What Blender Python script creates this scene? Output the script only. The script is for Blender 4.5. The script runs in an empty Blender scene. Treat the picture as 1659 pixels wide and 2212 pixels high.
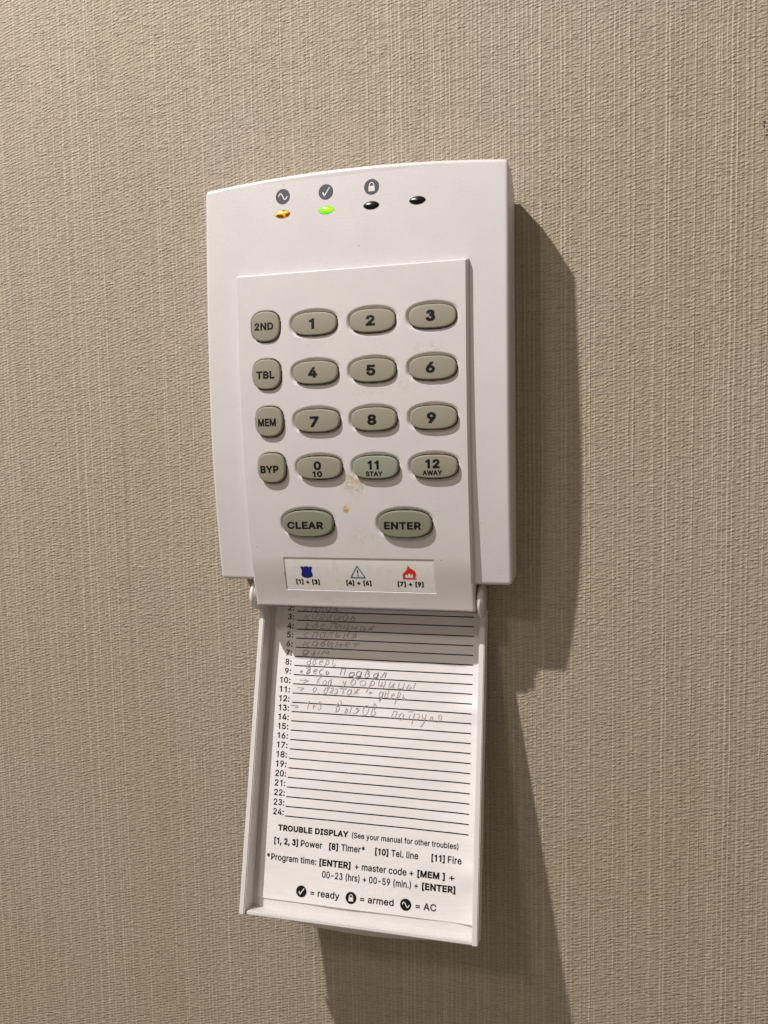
import bpy, bmesh, math, random
import numpy as np
from mathutils import Vector, Matrix
from mathutils.geometry import tessellate_polygon
U = 0.001                      # everything below is written in millimetres
scene = bpy.context.scene
COL = scene.collection
random.seed(4)

# ------------------------------------------------------------------ camera
def W3(x, d, z):               # x right, d out of the wall, z up (mm) -> Blender metres
    return Vector((x * U, -d * U, z * U))
cam = bpy.data.objects.new("camera", bpy.data.cameras.new("camera"))
COL.objects.link(cam)
cam.data.sensor_fit = 'HORIZONTAL'; cam.data.sensor_width = 36.0
cam.data.lens = 36.0 * 1740.94 / 1659.0
cam.data.clip_start = 0.01; cam.data.clip_end = 20.0
_r = Vector((0.96759068, 0.25188549, -0.01794358))
_u = Vector((-0.00111837, 0.07533071, 0.99715798))
_f = Vector((-0.25252133, 0.9648207, -0.073171))
_m = Matrix((_r, _u, -_f)).transposed().to_4x4()
_m.translation = W3(56.984, 205.659, 32.300)
cam.matrix_world = _m
scene.camera = cam
scene.view_settings.view_transform = 'Standard'
scene.view_settings.look = 'None'
scene.view_settings.exposure = 0.0
scene.view_settings.gamma = 1.0

# ------------------------------------------------------------------ world and lamps (indoor room light)
world = bpy.data.worlds.new("World"); scene.world = world; world.use_nodes = True
bg = world.node_tree.nodes['Background']
bg.inputs['Color'].default_value = (1.0, 0.86, 0.69, 1); bg.inputs['Strength'].default_value = 0.265
def lamp(name, pos, watts, radius, color):
    l = bpy.data.lights.new(name, 'POINT'); l.energy = watts; l.shadow_soft_size = radius; l.color = color
    o = bpy.data.objects.new(name, l); o.location = pos; COL.objects.link(o); return o
lamp("ceiling_spot_lamp", W3(-326.4, 385.2, 694.4), 37.0, 0.010, (1.0, 0.978, 0.945))
_n2 = Vector((-0.44, 1.0, 0.95)).normalized() * 1900
lamp("far_ceiling_lamp", W3(30 + _n2.x, 24 + _n2.y, -83 + _n2.z), 20.0, 0.10, (1.0, 0.90, 0.80))

# ------------------------------------------------------------------ shape functions
PF = [-9.87115450e-10, 2.88881605e-07, -2.25367380e-05, -9.47196206e-04, 1.50654756e-01, 1.29910466e+01]
def prof(z): return np.polyval(PF, z)            # height of the curved front above the wall
def top_edge(x): return 98.8 + 2.0 * (1 - (x / 38.0) ** 2)
def sstep(t): t = np.clip(t, 0, 1); return t * t * (3 - 2 * t)

def mesh_obj(name, verts, faces, mat=None, parent=None, smooth=True):
    me = bpy.data.meshes.new(name)
    me.from_pydata([tuple(v) for v in verts], [], faces)
    me.validate(); me.update()
    if smooth: me.polygons.foreach_set('use_smooth', [True] * len(me.polygons))
    if mat: me.materials.append(mat)
    o = bpy.data.objects.new(name, me); COL.objects.link(o)
    if parent: o.parent = parent
    return o
def V(x, d, z): return (x * U, -d * U, z * U)

# ------------------------------------------------------------------ node helper
class NT:
    def __init__(s, name, rough=0.5, spec=0.5):
        s.m = bpy.data.materials.new(name); s.m.use_nodes = True
        s.t = s.m.node_tree; s.n = s.t.nodes; s.l = s.t.links
        s.b = s.n['Principled BSDF']
        s.b.inputs['Roughness'].default_value = rough
        s.b.inputs['Specular IOR Level'].default_value = spec
        tc = s.n.new('ShaderNodeTexCoord'); mp = s.n.new('ShaderNodeVectorMath'); mp.operation = 'SCALE'
        mp.inputs['Scale'].default_value = 1000.0
        s.l.new(tc.outputs['Object'], mp.inputs[0]); s.P = mp.outputs[0]      # position in mm
    def plug(s, sock, v):
        if isinstance(v, (int, float)): sock.default_value = v
        elif isinstance(v, tuple): sock.default_value = v if len(v) == len(sock.default_value) else (*v, 1)
        else: s.l.new(v, sock)
    def M(s, op, a, b=0.0, c=0.0, clamp=False):
        n = s.n.new('ShaderNodeMath'); n.operation = op; n.use_clamp = clamp
        s.plug(n.inputs[0], a); s.plug(n.inputs[1], b); s.plug(n.inputs[2], c); return n.outputs[0]
    def xyz(s, v=None):
        n = s.n.new('ShaderNodeSeparateXYZ'); s.l.new(v or s.P, n.inputs[0]); return n.outputs
    def comb(s, x, y, z):
        n = s.n.new('ShaderNodeCombineXYZ')
        for i, v in enumerate((x, y, z)): s.plug(n.inputs[i], v)
        return n.outputs[0]
    def scale(s, sc, v=None):
        n = s.n.new('ShaderNodeVectorMath'); n.operation = 'MULTIPLY'; s.l.new(v or s.P, n.inputs[0]); n.inputs[1].default_value = sc; return n.outputs[0]
    def noise(s, sc, v=None, det=2.0, rough=0.5):
        n = s.n.new('ShaderNodeTexNoise'); n.inputs['Scale'].default_value = sc
        n.inputs['Detail'].default_value = det; n.inputs['Roughness'].default_value = rough
        s.l.new(v or s.P, n.inputs['Vector']); return n.outputs['Fac']
    def voro(s, sc, v=None, feat='F1', rnd=1.0):
        n = s.n.new('ShaderNodeTexVoronoi'); n.inputs['Scale'].default_value = sc; n.feature = feat
        n.inputs['Randomness'].default_value = rnd
        s.l.new(v or s.P, n.inputs['Vector']); return n.outputs
    def rng(s, v, a, b, c=0.0, d=1.0, smooth=False):
        n = s.n.new('ShaderNodeMapRange'); n.clamp = True
        if smooth: n.interpolation_type = 'SMOOTHSTEP'
        s.plug(n.inputs['Value'], v)
        for k_, q in zip(('From Min', 'From Max', 'To Min', 'To Max'), (a, b, c, d)): n.inputs[k_].default_value = q
        return n.outputs['Result']
    def mix(s, f, a, b, mode='MIX'):
        n = s.n.new('ShaderNodeMix'); n.data_type = 'RGBA'; n.blend_type = mode
        s.plug(n.inputs[0], f); s.plug(n.inputs[6], a); s.plug(n.inputs[7], b); return n.outputs[2]
    def bump(s, h, dist, strength=1.0, prev=None):
        n = s.n.new('ShaderNodeBump'); n.inputs['Distance'].default_value = dist * U; n.inputs['Strength'].default_value = strength
        s.l.new(h, n.inputs['Height'])
        if prev: s.l.new(prev, n.inputs['Normal'])
        return n.outputs[0]
    def color(s, c): s.plug(s.b.inputs['Base Color'], c)
    def normal(s, n): s.l.new(n, s.b.inputs['Normal'])

# ------------------------------------------------------------------ materials
def wall_material():
    t = NT("woven_wallpaper", 0.62, 0.35)
    X, Y, Z = t.xyz()
    warp = t.noise(0.30, t.scale((1, 1, 0.2)), 2); warp2 = t.noise(1.3, t.scale((1, 1, 0.6)), 1)
    xx = t.M('ADD', X, t.M('MULTIPLY', t.M('SUBTRACT', warp, 0.5), 0.7))
    xx = t.M('ADD', xx, t.M('MULTIPLY', t.M('SUBTRACT', warp2, 0.5), 0.18))
    zz = t.M('ADD', Z, t.M('MULTIPLY', t.M('SUBTRACT', t.noise(0.8, None, 2), 0.5), 0.45))
    # vertical slub threads: one stripe per pitch, each with its own strength
    def threads(pitch, off, lo, hi, w0, w1, lf):
        u = t.M('DIVIDE', t.M('ADD', xx, off), pitch); iu = t.M('FLOOR', u); fu = t.M('ABSOLUTE', t.M('SUBTRACT', t.M('FRACT', u), 0.5))
        wn = t.n.new('ShaderNodeTexWhiteNoise'); wn.noise_dimensions = '1D'; t.l.new(iu, wn.inputs['W'])
        seg = t.noise(1.0, t.comb(t.M('MULTIPLY', iu, 3.7), off, t.M('MULTIPLY', Z, lf)), 3, 0.65)
        wid = t.rng(wn.outputs['Value'], 0, 1, w1 * 0.6, w1)
        p_ = t.M('SUBTRACT', 1.0, t.M('DIVIDE', fu, wid), clamp=True)
        return t.M('MULTIPLY', t.M('POWER', p_, 0.8), t.M('MULTIPLY', t.rng(wn.outputs['Value'], lo, 1.0, 0.10, 1.0), t.rng(seg, 0.26, 0.62, 0.15, 1.0)))
    thr = t.M('MAXIMUM', threads(1.13, 0.0, 0.05, 1, .05, .27, 0.09), t.M('MULTIPLY', threads(2.9, 0.7, -.1, 1, .02, .115, 0.03), 1.0))
    fine = t.noise(1.0, t.scale((4.0, 1, 0.06)), 2)                       # fine vertical streaking
    # weft bumps: one column per warp thread, every column shifted by a third so that they line up in diagonals
    cu_ = t.M('DIVIDE', xx, 1.04); ci = t.M('FLOOR', cu_); cf = t.M('SUBTRACT', cu_, ci)
    rv = t.M('ADD', t.M('DIVIDE', zz, 0.84), t.M('MULTIPLY', ci, -0.36)); rv = t.M('ADD', t.M('SUBTRACT', rv, t.M('MULTIPLY', cf, 0.42)), t.M('MULTIPLY', t.noise(0.45, None, 2), 1.0))
    ri = t.M('FLOOR', rv); rf = t.M('SUBTRACT', rv, ri)
    w2 = t.n.new('ShaderNodeTexWhiteNoise'); w2.noise_dimensions = '2D'; t.l.new(t.comb(ci, ri, 0.0), w2.inputs['Vector'])
    blob = t.M('MULTIPLY', t.M('MULTIPLY_ADD', t.M('POWER', t.M('SINE', t.M('MULTIPLY', cf, 3.1416)), 0.8), 0.66, 0.34), t.M('POWER', t.M('SINE', t.M('MULTIPLY', rf, 3.1416)), 0.8))
    blob = t.M('MULTIPLY', blob, t.rng(w2.outputs['Value'], 0, 1, 0.2, 1.1))
    irr = t.noise(0.5, None, 3, 0.6)
    horiz = t.noise(1.0, t.comb(t.M('MULTIPLY', X, 0.11), 3.0, t.M('MULTIPLY', zz, 2.3)), 3, 0.6)
    hthr = t.rng(horiz, 0.54, 0.68)
    h = t.M('ADD', t.M('MULTIPLY', blob, 0.85), t.M('MULTIPLY', irr, 0.25))
    h = t.M('ADD', h, t.M('MULTIPLY', thr, 0.75))
    h = t.M('ADD', h, t.M('MULTIPLY', hthr, 0.70))
    h = t.M('ADD', h, t.M('MULTIPLY', fine, 0.20))
    h = t.M('ADD', h, t.M('MULTIPLY', t.noise(2.6, None, 2), 0.40))
    t.normal(t.bump(h, 0.205))
    big = t.noise(0.018, None, 2)
    base = t.mix(t.rng(big, 0.35, 0.65), (0.332, 0.276, 0.194), (0.345, 0.283, 0.222))
    base = t.mix(t.M('MULTIPLY', thr, 0.64), base, (0.66, 0.59, 0.48))
    base = t.mix(t.M('MULTIPLY', t.rng(fine, 0.35, 0.7), 0.25), base, (0.47, 0.41, 0.33))
    base = t.mix(t.M('MULTIPLY', hthr, 0.30), base, (0.56, 0.51, 0.42))
    # faint paper joint left of the keypad, a few dark specks at the far right
    sx = t.M('ABSOLUTE', t.M('SUBTRACT', X, -73.6))
    base = t.mix(t.M('MULTIPLY', t.rng(sx, 0.0, 0.5, 1, 0), t.rng(t.M('ABSOLUTE', t.M('SUBTRACT', Z, 5.0)), 25.0, 55.0, 0.30, 0.0)), base, (0.12, 0.09, 0.06))
    for cx_, cz_, r_ in ((94.4, 105.9, .38), (94.3, 105.0, .33), (95.0, 104.1, .25), (94.9, 102.9, .3), (60.0, 0.8, .22), (62.0, 2.0, .15)):
        dd = t.M('SQRT', t.M('ADD', t.M('POWER', t.M('ABSOLUTE', t.M('SUBTRACT', X, cx_)), 2.0), t.M('POWER', t.M('ABSOLUTE', t.M('SUBTRACT', Z, cz_)), 2.0)))
        base = t.mix(t.rng(dd, r_ * .7, r_, 0.9, 0.0), base, (0.03, 0.022, 0.015))
    t.color(base)
    return t.m

def plastic(name, col, rough=0.42, grain=0.02, dirt=(), speck=0.0, tint=None, spec=0.45):
    t = NT(name, rough, spec)
    X, Y, Z = t.xyz()
    c = t.mix(t.rng(t.noise(0.12, None, 3), 0.35, 0.65), col, tuple(v * 0.965 for v in col))
    if tint:
        c = t.mix(t.rng(t.noise(0.05, None, 2), 0.4, 0.6), c, tint)
    for (cx_, cz_, rx, rz, colr, amt, sc, lo) in dirt:
        dx = t.M('DIVIDE', t.M('SUBTRACT', X, cx_), rx); dz = t.M('DIVIDE', t.M('SUBTRACT', Z, cz_), rz)
        r = t.M('SQRT', t.M('ADD', t.M('MULTIPLY', dx, dx), t.M('MULTIPLY', dz, dz)))
        f = t.M('MULTIPLY', t.rng(r, 0.35, 1.0, 1, 0, True), t.rng(t.noise(sc, None, 4, 0.7), lo, lo + 0.14))
        c = t.mix(t.M('MULTIPLY', f, amt), c, colr)
    if speck:
        vo = t.voro(0.42); rs = t.xyz(vo['Color'])
        f = t.M('MULTIPLY', t.rng(vo['Distance'], 0.05, 0.10, 1, 0), t.M('GREATER_THAN', rs[0], 0.93))
        c = t.mix(t.M('MULTIPLY', f, speck), c, (0.25, 0.21, 0.17))
        v2_ = t.voro(0.16); r2_ = t.xyz(v2_['Color'])
        f2 = t.M('MULTIPLY', t.M('MULTIPLY', t.rng(v2_['Distance'], 0.05, 0.26, 1, 0), t.M('GREATER_THAN', r2_[1], 0.72)), t.rng(t.noise(2.2, None, 3, 0.7), 0.46, 0.66))
        c = t.mix(t.M('MULTIPLY', f2, 0.35), c, (0.34, 0.29, 0.22))
    t.color(c)
    g = t.M('ADD', t.noise(3.6, None, 2, 0.5), t.M('MULTIPLY', t.noise(9.0, None, 1), 0.45))
    t.normal(t.bump(g, grain * 1.0))
    rr = t.rng(t.noise(5.5, None, 1), 0.35, 0.7, rough + 0.12, rough - 0.14)
    t.plug(t.b.inputs['Roughness'], rr)
    return t.m

def simple(name, col, rough=0.5, spec=0.4, wear=0.0, weartint=(0.4, 0.36, 0.3)):
    t = NT(name, rough, spec)
    if wear: t.color(t.mix(t.rng(t.noise(2.6, None, 4, 0.7), 0.58, 0.72, 0, wear), col, weartint))
    else: t.color(t.mix(t.rng(t.noise(1.5), .3, .7), col, tuple(v * 0.92 for v in col)))
    return t.m

WHITE = (0.645, 0.606, 0.614)
M_wall = wall_material()
M_body = plastic("white_textured_plastic", WHITE, 0.34, 0.032, speck=0.7)
GR = (0.40, 0.33, 0.25)
M_panel = plastic("white_panel_plastic", (0.640, 0.600, 0.602), 0.42, 0.035, speck=0.6, dirt=(
    (-2.0, 18.6, 1.15, 1.3, (0.46, 0.25, 0.06), 0.9, 1.0, 0.32),
    (-1.0, 19.6, 2.3, 1.6, (0.60, 0.48, 0.30), 0.5, 1.4, 0.48),
    (0.4, 25.2, 4.4, 3.4, (0.46, 0.38, 0.25), 0.8, 1.1, 0.42),
    (0.5, 22.5, 1.8, 3.0, (0.55, 0.48, 0.36), 0.4, 1.3, 0.48),
    (19.5, 56.8, 5.0, 2.2, GR, 0.35, 0.9, 0.48), (13.0, 48.0, 2.4, 3.0, GR, 0.35, 0.9, 0.48),
    (5.0, 46.5, 6.0, 1.4, GR, 0.35, 1.1, 0.52), (-8.0, 58.8, 4.0, 1.5, GR, 0.30, 1.1, 0.52),
    (2.0, 12.0, 5.0, 3.0, GR, 0.30, 0.8, 0.50), (0.0, -4.6, 14.0, 1.8, GR, 0.30, 0.35, 0.50),
    (0.0, 9.0, 9.0, 3.0, GR, 0.18, 0.9, 0.52)))
M_side = plastic("off_white_back_plastic", (0.52, 0.47, 0.42), 0.45, 0.03)
M_door = plastic("white_door_plastic", (0.67, 0.635, 0.63), 0.38, 0.015, speck=0.5)
M_key = plastic("beige_rubber_key", (0.285, 0.258, 0.202), 0.50, 0.010, spec=0.35)
M_keyg = plastic("grey_green_rubber_key", (0.205, 0.207, 0.155), 0.50, 0.010, spec=0.35)
M_keys = plastic("pale_green_rubber_key", (0.262, 0.272, 0.222), 0.62, 0.008, spec=0.25)
M_ink = simple("black_key_ink", (0.005, 0.005, 0.006), 0.5, 0.25)
M_inkw = simple("worn_black_key_ink", (0.005, 0.005, 0.006), 0.45, 0.3, 0.45, (0.09, 0.07, 0.07))
M_print = simple("dark_print", (0.008, 0.007, 0.008), 0.55, 0.2)
M_icon = simple("slate_grey_print", (0.066, 0.068, 0.085), 0.5, 0.35)
M_sym = simple("white_print", (0.74, 0.70, 0.68), 0.5, 0.3)
M_blue = simple("navy_print", (0.008, 0.010, 0.20), 0.4, 0.4)
M_teal = simple("teal_print", (0.02, 0.14, 0.26), 0.4, 0.4)
M_red = simple("red_print", (0.72, 0.028, 0.012), 0.4, 0.4)
M_pencil = simple("grey_pencil", (0.37, 0.345, 0.34), 0.6, 0.3, 0.85, (0.64, 0.61, 0.60))
M_pencild = simple("dark_pencil", (0.17, 0.16, 0.16), 0.6, 0.3, 0.7, (0.45, 0.42, 0.41))
def paper_material():
    t = NT("printed_card_paper", 0.58, 0.3)
    X, Y, Z = t.xyz()
    c = t.mix(t.rng(t.noise(0.06, None, 3), 0.35, 0.65), (0.76, 0.73, 0.73), (0.73, 0.695, 0.69))
    t.color(c)
    t.normal(t.bump(t.noise(0.22, t.scale((0.5, 1, 1.3)), 3, 0.55), 0.16, 1.0, t.bump(t.noise(6.0), 0.01)))
    return t.m
M_paper = paper_material()
def label_material():
    t = NT("glossy_label_film", 0.16, 0.5)
    t.color(t.mix(t.rng(t.noise(0.5, None, 3, .6), 0.55, 0.75), (0.78, 0.75, 0.73), (0.68, 0.64, 0.60)))
    t.normal(t.bump(t.noise(0.5), 0.01))
    return t.m
M_label = label_material()
def led_material(name, ca, cb, strength):
    t = NT(name, 0.22, 0.4)
    f = t.rng(t.noise(0.55, t.scale((1, 1, 2.0)), 1), 0.44, 0.56)
    c = t.mix(f, ca, cb); t.color(c)
    t.l.new(c, t.b.inputs['Emission Color']); t.b.inputs['Emission Strength'].default_value = strength
    t.b.inputs['Coat Weight'].default_value = 0.25; t.b.inputs['Coat Roughness'].default_value = 0.12
    return t.m
M_amber = led_material("amber_lit_lens", (0.13, 0.028, 0.0), (0.95, 0.46, 0.01), 0.55)
M_green = led_material("green_lit_lens", (0.30, 0.80, 0.02), (0.12, 0.85, 0.005), 1.0)
M_dark = simple("black_glossy_lens", (0.004, 0.004, 0.006), 0.24, 0.35)

# ------------------------------------------------------------------ wall
me_w = mesh_obj("wall", [V(-900, 0, -900), V(900, 0, -900), V(900, 0, 900), V(-900, 0, 900)], [(0, 1, 2, 3)], M_wall, smooth=False)
me_w['kind'] = 'structure'
me_w['label'] = 'beige woven fabric wallpaper with fine pale vertical threads'

# ------------------------------------------------------------------ the keypad
pad = bpy.data.objects.new("alarm_keypad", None); COL.objects.link(pad)
pad.location = (0, 0, 0); pad.empty_display_size = 0.02
pad['label'] = 'white wall-mounted alarm keypad with beige keys and its cover hanging open'
pad['category'] = 'alarm keypad'

def part(o, label=None):
    if label: o['label'] = label
    return o

def axis(lo, hi, step, edge, estep):
    """non-uniform coordinates: fine near both ends"""
    a = list(np.arange(lo, lo + edge, estep)); b = list(np.arange(hi - edge, hi + 1e-9, estep))
    n = max(2, int(round((hi - lo - 2 * edge) / step)))
    mid = list(np.linspace(lo + edge, hi - edge, n + 1))[:-1]
    return np.array(sorted(set(np.round(a + mid + b, 5))))

def corner_map(x, z, x0, x1, z0, z1, R):
    """round the corners of a rectangle grid (square to disc mapping inside each corner)"""
    def f(x, z, cxn, czn, sx, sz):
        a = (x - cxn) * sx / R; b = (z - czn) * sz / R
        m = (a > 0) & (b > 0)
        a_ = np.clip(a, 0, 1); b_ = np.clip(b, 0, 1)
        xa = cxn + sx * R * a_ * np.sqrt(1 - b_ ** 2 / 2); zb = czn + sz * R * b_ * np.sqrt(1 - a_ ** 2 / 2)
        return np.where(m, xa, x), np.where(m, zb, z)
    for cxn, czn, sx, sz in ((x0 + R, z1 - R, -1, 1), (x1 - R, z1 - R, 1, 1), (x0 + R, z0 + R, -1, -1), (x1 - R, z0 + R, 1, -1)):
        x, z = f(x, z, cxn, czn, sx, sz)
    return x, z

def sheet_with_skirt(name, gx, gz, X, D, Z, rings, mat, parent):
    """front grid (arrays [nz,nx]) plus skirt rings following its border"""
    nz, nx = X.shape
    verts = [V(x, d, z) for x, d, z in zip(X.ravel(), D.ravel(), Z.ravel())]
    faces = [(j * nx + i, j * nx + i + 1, (j + 1) * nx + i + 1, (j + 1) * nx + i) for j in range(nz - 1) for i in range(nx - 1)]
    border = [i for i in range(nx)] + [j * nx + nx - 1 for j in range(1, nz)] + [(nz - 1) * nx + i for i in range(nx - 2, -1, -1)] + [j * nx for j in range(nz - 2, 0, -1)]
    bx = X.ravel()[border]; bz = Z.ravel()[border]; bd = D.ravel()[border]
    prev = border; n = len(border)
    for ring in rings:
        rx, rd, rz = ring(bx, bd, bz)
        base = len(verts); verts += [V(a, b, c) for a, b, c in zip(rx, rd, rz)]
        cur = list(range(base, base + n))
        faces += [(prev[i], cur[i], cur[(i + 1) % n], prev[(i + 1) % n]) for i in range(n)]
        prev = cur
    o = mesh_obj(name, verts, faces, mat, parent)
    return o

def body():
    R = 1.3; r = 0.9
    u = axis(-38, 38, 1.6, 2.0, 0.16); v = axis(0, 98.8, 1.6, 2.0, 0.16)
    Xs, Zs = np.meshgrid(u, v)
    e = np.minimum.reduce([38 - np.abs(Xs), Zs - 0.0, 98.8 - Zs])
    drop = np.where(e < r, r - np.sqrt(np.clip(r * r - (r - e) ** 2, 0, None)), 0)
    X, Z = corner_map(Xs, Zs, -38, 38, 0, 98.8, R)
    Z = np.where(Z > 60, Z + (Z - 60) / 38.8 * (top_edge(X) - 98.8), Z)
    D = prof(np.clip(Z, -1, 99)) - drop
    def zmax(x, dlev):
        t = top_edge(x)
        if dlev >= 9.5: return t - 0.05
        if dlev >= 4.6: return t - 0.05 - (9.5 - dlev) / 4.9 * 2.4
        return t - 2.45 - (4.6 - dlev) / 4.6 * 2.1
    rings = []
    for dl in (9.5, 7.0, 4.6, 1.3):
        rings.append(lambda bx, bd, bz, dl=dl: (bx, np.minimum(bd, dl), np.minimum(bz, zmax(bx, dl))))
    rings.append(lambda bx, bd, bz: (bx * 0.965, np.full_like(bx, 1.3), np.clip(np.minimum(bz, zmax(bx, 1.3)), 1.4, 92.5)))
    rings.append(lambda bx, bd, bz: (bx * 0.96, np.full_like(bx, 2.6), np.clip(np.minimum(bz, zmax(bx, 1.3)), 1.6, 92.0)))
    o = sheet_with_skirt("body", u, v, X, D, Z, rings, M_body, pad)
    # sharpen hard edges of the skirt by auto edge marks
    me = o.data
    bm = bmesh.new(); bm.from_mesh(me)
    for ed in bm.edges:
        if len(ed.link_faces) == 2 and ed.calc_face_angle(0) > math.radians(32): ed.smooth = False
    bm.to_mesh(me); bm.free()
    return o
body()

def box(name, x0, x1, d0, d1, z0, z1, mat, parent, bev=0.3):
    bm = bmesh.new()
    bmesh.ops.create_cube(bm, size=1)
    for v_ in bm.verts:
        v_.co = Vector(V((x0 + x1) / 2 + v_.co.x * (x1 - x0), (d0 + d1) / 2 - v_.co.y * (d1 - d0), (z0 + z1) / 2 + v_.co.z * (z1 - z0)))
    bmesh.ops.bevel(bm, geom=bm.edges[:], offset=bev * U, segments=2, affect='EDGES', profile=0.6)
    bmesh.ops.recalc_face_normals(bm, faces=bm.faces)
    me = bpy.data.meshes.new(name); bm.to_mesh(me); bm.free(); me.materials.append(mat)
    o = bpy.data.objects.new(name, me); COL.objects.link(o); o.parent = parent
    return o
box("back_plate", -36.6, 36.6, 0.02, 2.4, 2.0, 92.0, M_side, pad, 0.3)

# ---- keys: name, x, z, half width, half height, exponent, kind
keys = []
def K(lbl, x0, x1, zc, hh, ex, kind, mat): keys.append(dict(t=lbl, x=(x0 + x1) / 2, z=zc, a=(x1 - x0) / 2, b=hh, e=ex, kind=kind, mat=mat))
for lbl, x0, x1, zc in (('2ND', -24.95, -17.5, 63.75), ('TBL', -24.77, -17.45, 52.1), ('MEM', -24.47, -17.21, 40.5), ('BYP', -24.29, -17.01, 29.05)):
    K(lbl, x0 + .05, x1 - .05, zc, 3.62, 2.65, 'small', M_key)
for lbl, x0, x1, zc in (('1', -14.25, -2.89, 63.75), ('2', .40, 11.59, 63.65), ('3', 14.83, 26.07, 63.85), ('4', -14.24, -2.75, 52.0), ('5', .32, 11.56, 51.95),
                        ('6', 14.8, 26.05, 51.95), ('7', -14.08, -2.58, 40.4), ('8', .36, 11.57, 40.4), ('9', 14.84, 26.04, 40.4),
                        ('0', -13.91, -2.44, 28.95), ('11', .5, 11.72, 28.9), ('12', 14.76, 26.01, 28.9)):
    K(lbl, x0 + .05, x1 - .05, zc, 2.72, 2.75, 'oval', M_keys if lbl == '11' else M_key)
K('CLEAR', -18.45, -5.35, 15.1, 3.25, 2.6, 'oval', M_keyg); K('ENTER', 6.3, 19.35, 15.1, 3.25, 2.6, 'oval', M_keyg)

def panel_left(z): return -28.95 + (76.4 - z) / 83.0 * 0.95 - 0.45
def panel_right(z): return 28.42 + (76.4 - z) / 83.0 * 0.10 + 0.45
PZ0, PZ1 = -6.75, 76.85
def panel_h(z): return 1.7 + 0.2 * sstep((40 - z) / 40) - 1.35 * sstep((7.0 - z) / 14.0)
def panel_surf(x, z): return prof(z) + panel_h(z)

def panel():
    st = 0.21
    u = np.linspace(0, 1, int(58 / st)); zr = np.linspace(PZ0, PZ1, int((PZ1 - PZ0) / st))
    uu, Z0 = np.meshgrid(u, zr)
    # pull rows/columns towards the rim so the rounded edge is well sampled
    uu = uu + 0.0
    xl = panel_left(Z0); xr = panel_right(Z0)
    X = xl + (xr - xl) * uu; Z = Z0.copy()
    ex = np.minimum(X - xl, xr - X); s_lr = 0.62
    ezt = PZ1 - Z; ezb = Z - PZ0
    e = np.minimum(np.minimum(ex, ezt), ezb + 0.25)
    h = panel_h(Z)
    # draught of the side, with a softly rounded shoulder
    t = np.clip(e / s_lr, 0, 1)
    side = np.where(Z > 0.4, h * (1 - t) ** 1.6, 0.55 * (1 - t) ** 2)
    D = prof(Z) + h - side
    X, Z = corner_map(X, Z, -50, 50, PZ0, PZ1, 0.01)
    for k in keys:
        ax = np.abs(X - k['x']); az = np.abs(Z - k['z'])
        m = (ax < k['a'] + 3) & (az < k['b'] + 3)
        def se(a, b): return (ax[m] / a) ** k['e'] + (az[m] / b) ** k['e']
        # signed distance approximated by scaling of the outline
        f = se(k['a'], k['b']) ** (1 / k['e'])
        g = np.sqrt((ax[m]) ** 2 + (az[m]) ** 2)
        dist = (f - 1) * g / np.maximum(f, 1e-3)          # mm outside the key outline
        if k['kind'] == 'oval':
            dr_ = ((Z[m] - k['z']) / k['b'] * 0.8 - (X[m] - k['x']) / k['a'] * 0.7) / np.maximum(f, 0.3)
            dish = 0.66 * (0.25 + 0.75 * sstep(0.55 + 0.75 * dr_)) * (1 - sstep((dist - 0.10) / 1.0))
            hole = 2.6 * (1 - sstep((dist - 0.05) / 0.16))
        else:
            dish = 0.18 * (1 - sstep((dist - 0.15) / 0.3))
            hole = 2.6 * (1 - sstep((dist - 0.05) / 0.16))
        D[m] = D[m] - dish - hole
    # shallow pocket for the label
    def inr(x, z, x0, x1, z0, z1): return (x > x0) & (x < x1) & (z > z0) & (z < z1)
    D[inr(X, Z, -19.35, 19.5, -2.2, 6.25)] -= 0.30
    rings = [lambda bx, bd, bz: (bx, np.where(bz > 0.3, np.minimum(bd, prof(bz) - 0.6), bd - 1.0), bz),
             lambda bx, bd, bz: (bx, np.full_like(bx, 3.0), bz)]
    o = sheet_with_skirt("keypad_panel", u, zr, X, D, Z, rings, M_panel, pad)
    me = o.data; bm = bmesh.new(); bm.from_mesh(me)
    for ed in bm.edges:
        if len(ed.link_faces) == 2 and ed.is_manifold and ed.calc_face_angle(0) > math.radians(50): ed.smooth = False
    bm.to_mesh(me); bm.free()
    return o
panel()

# ------------------------------------------------------------------ flat print helpers
def conform(name, verts2, faces, fn, mat, parent):
    return mesh_obj(name, [V(*fn(x, z)) for x, z in verts2], faces, mat, parent, smooth=False)

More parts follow.
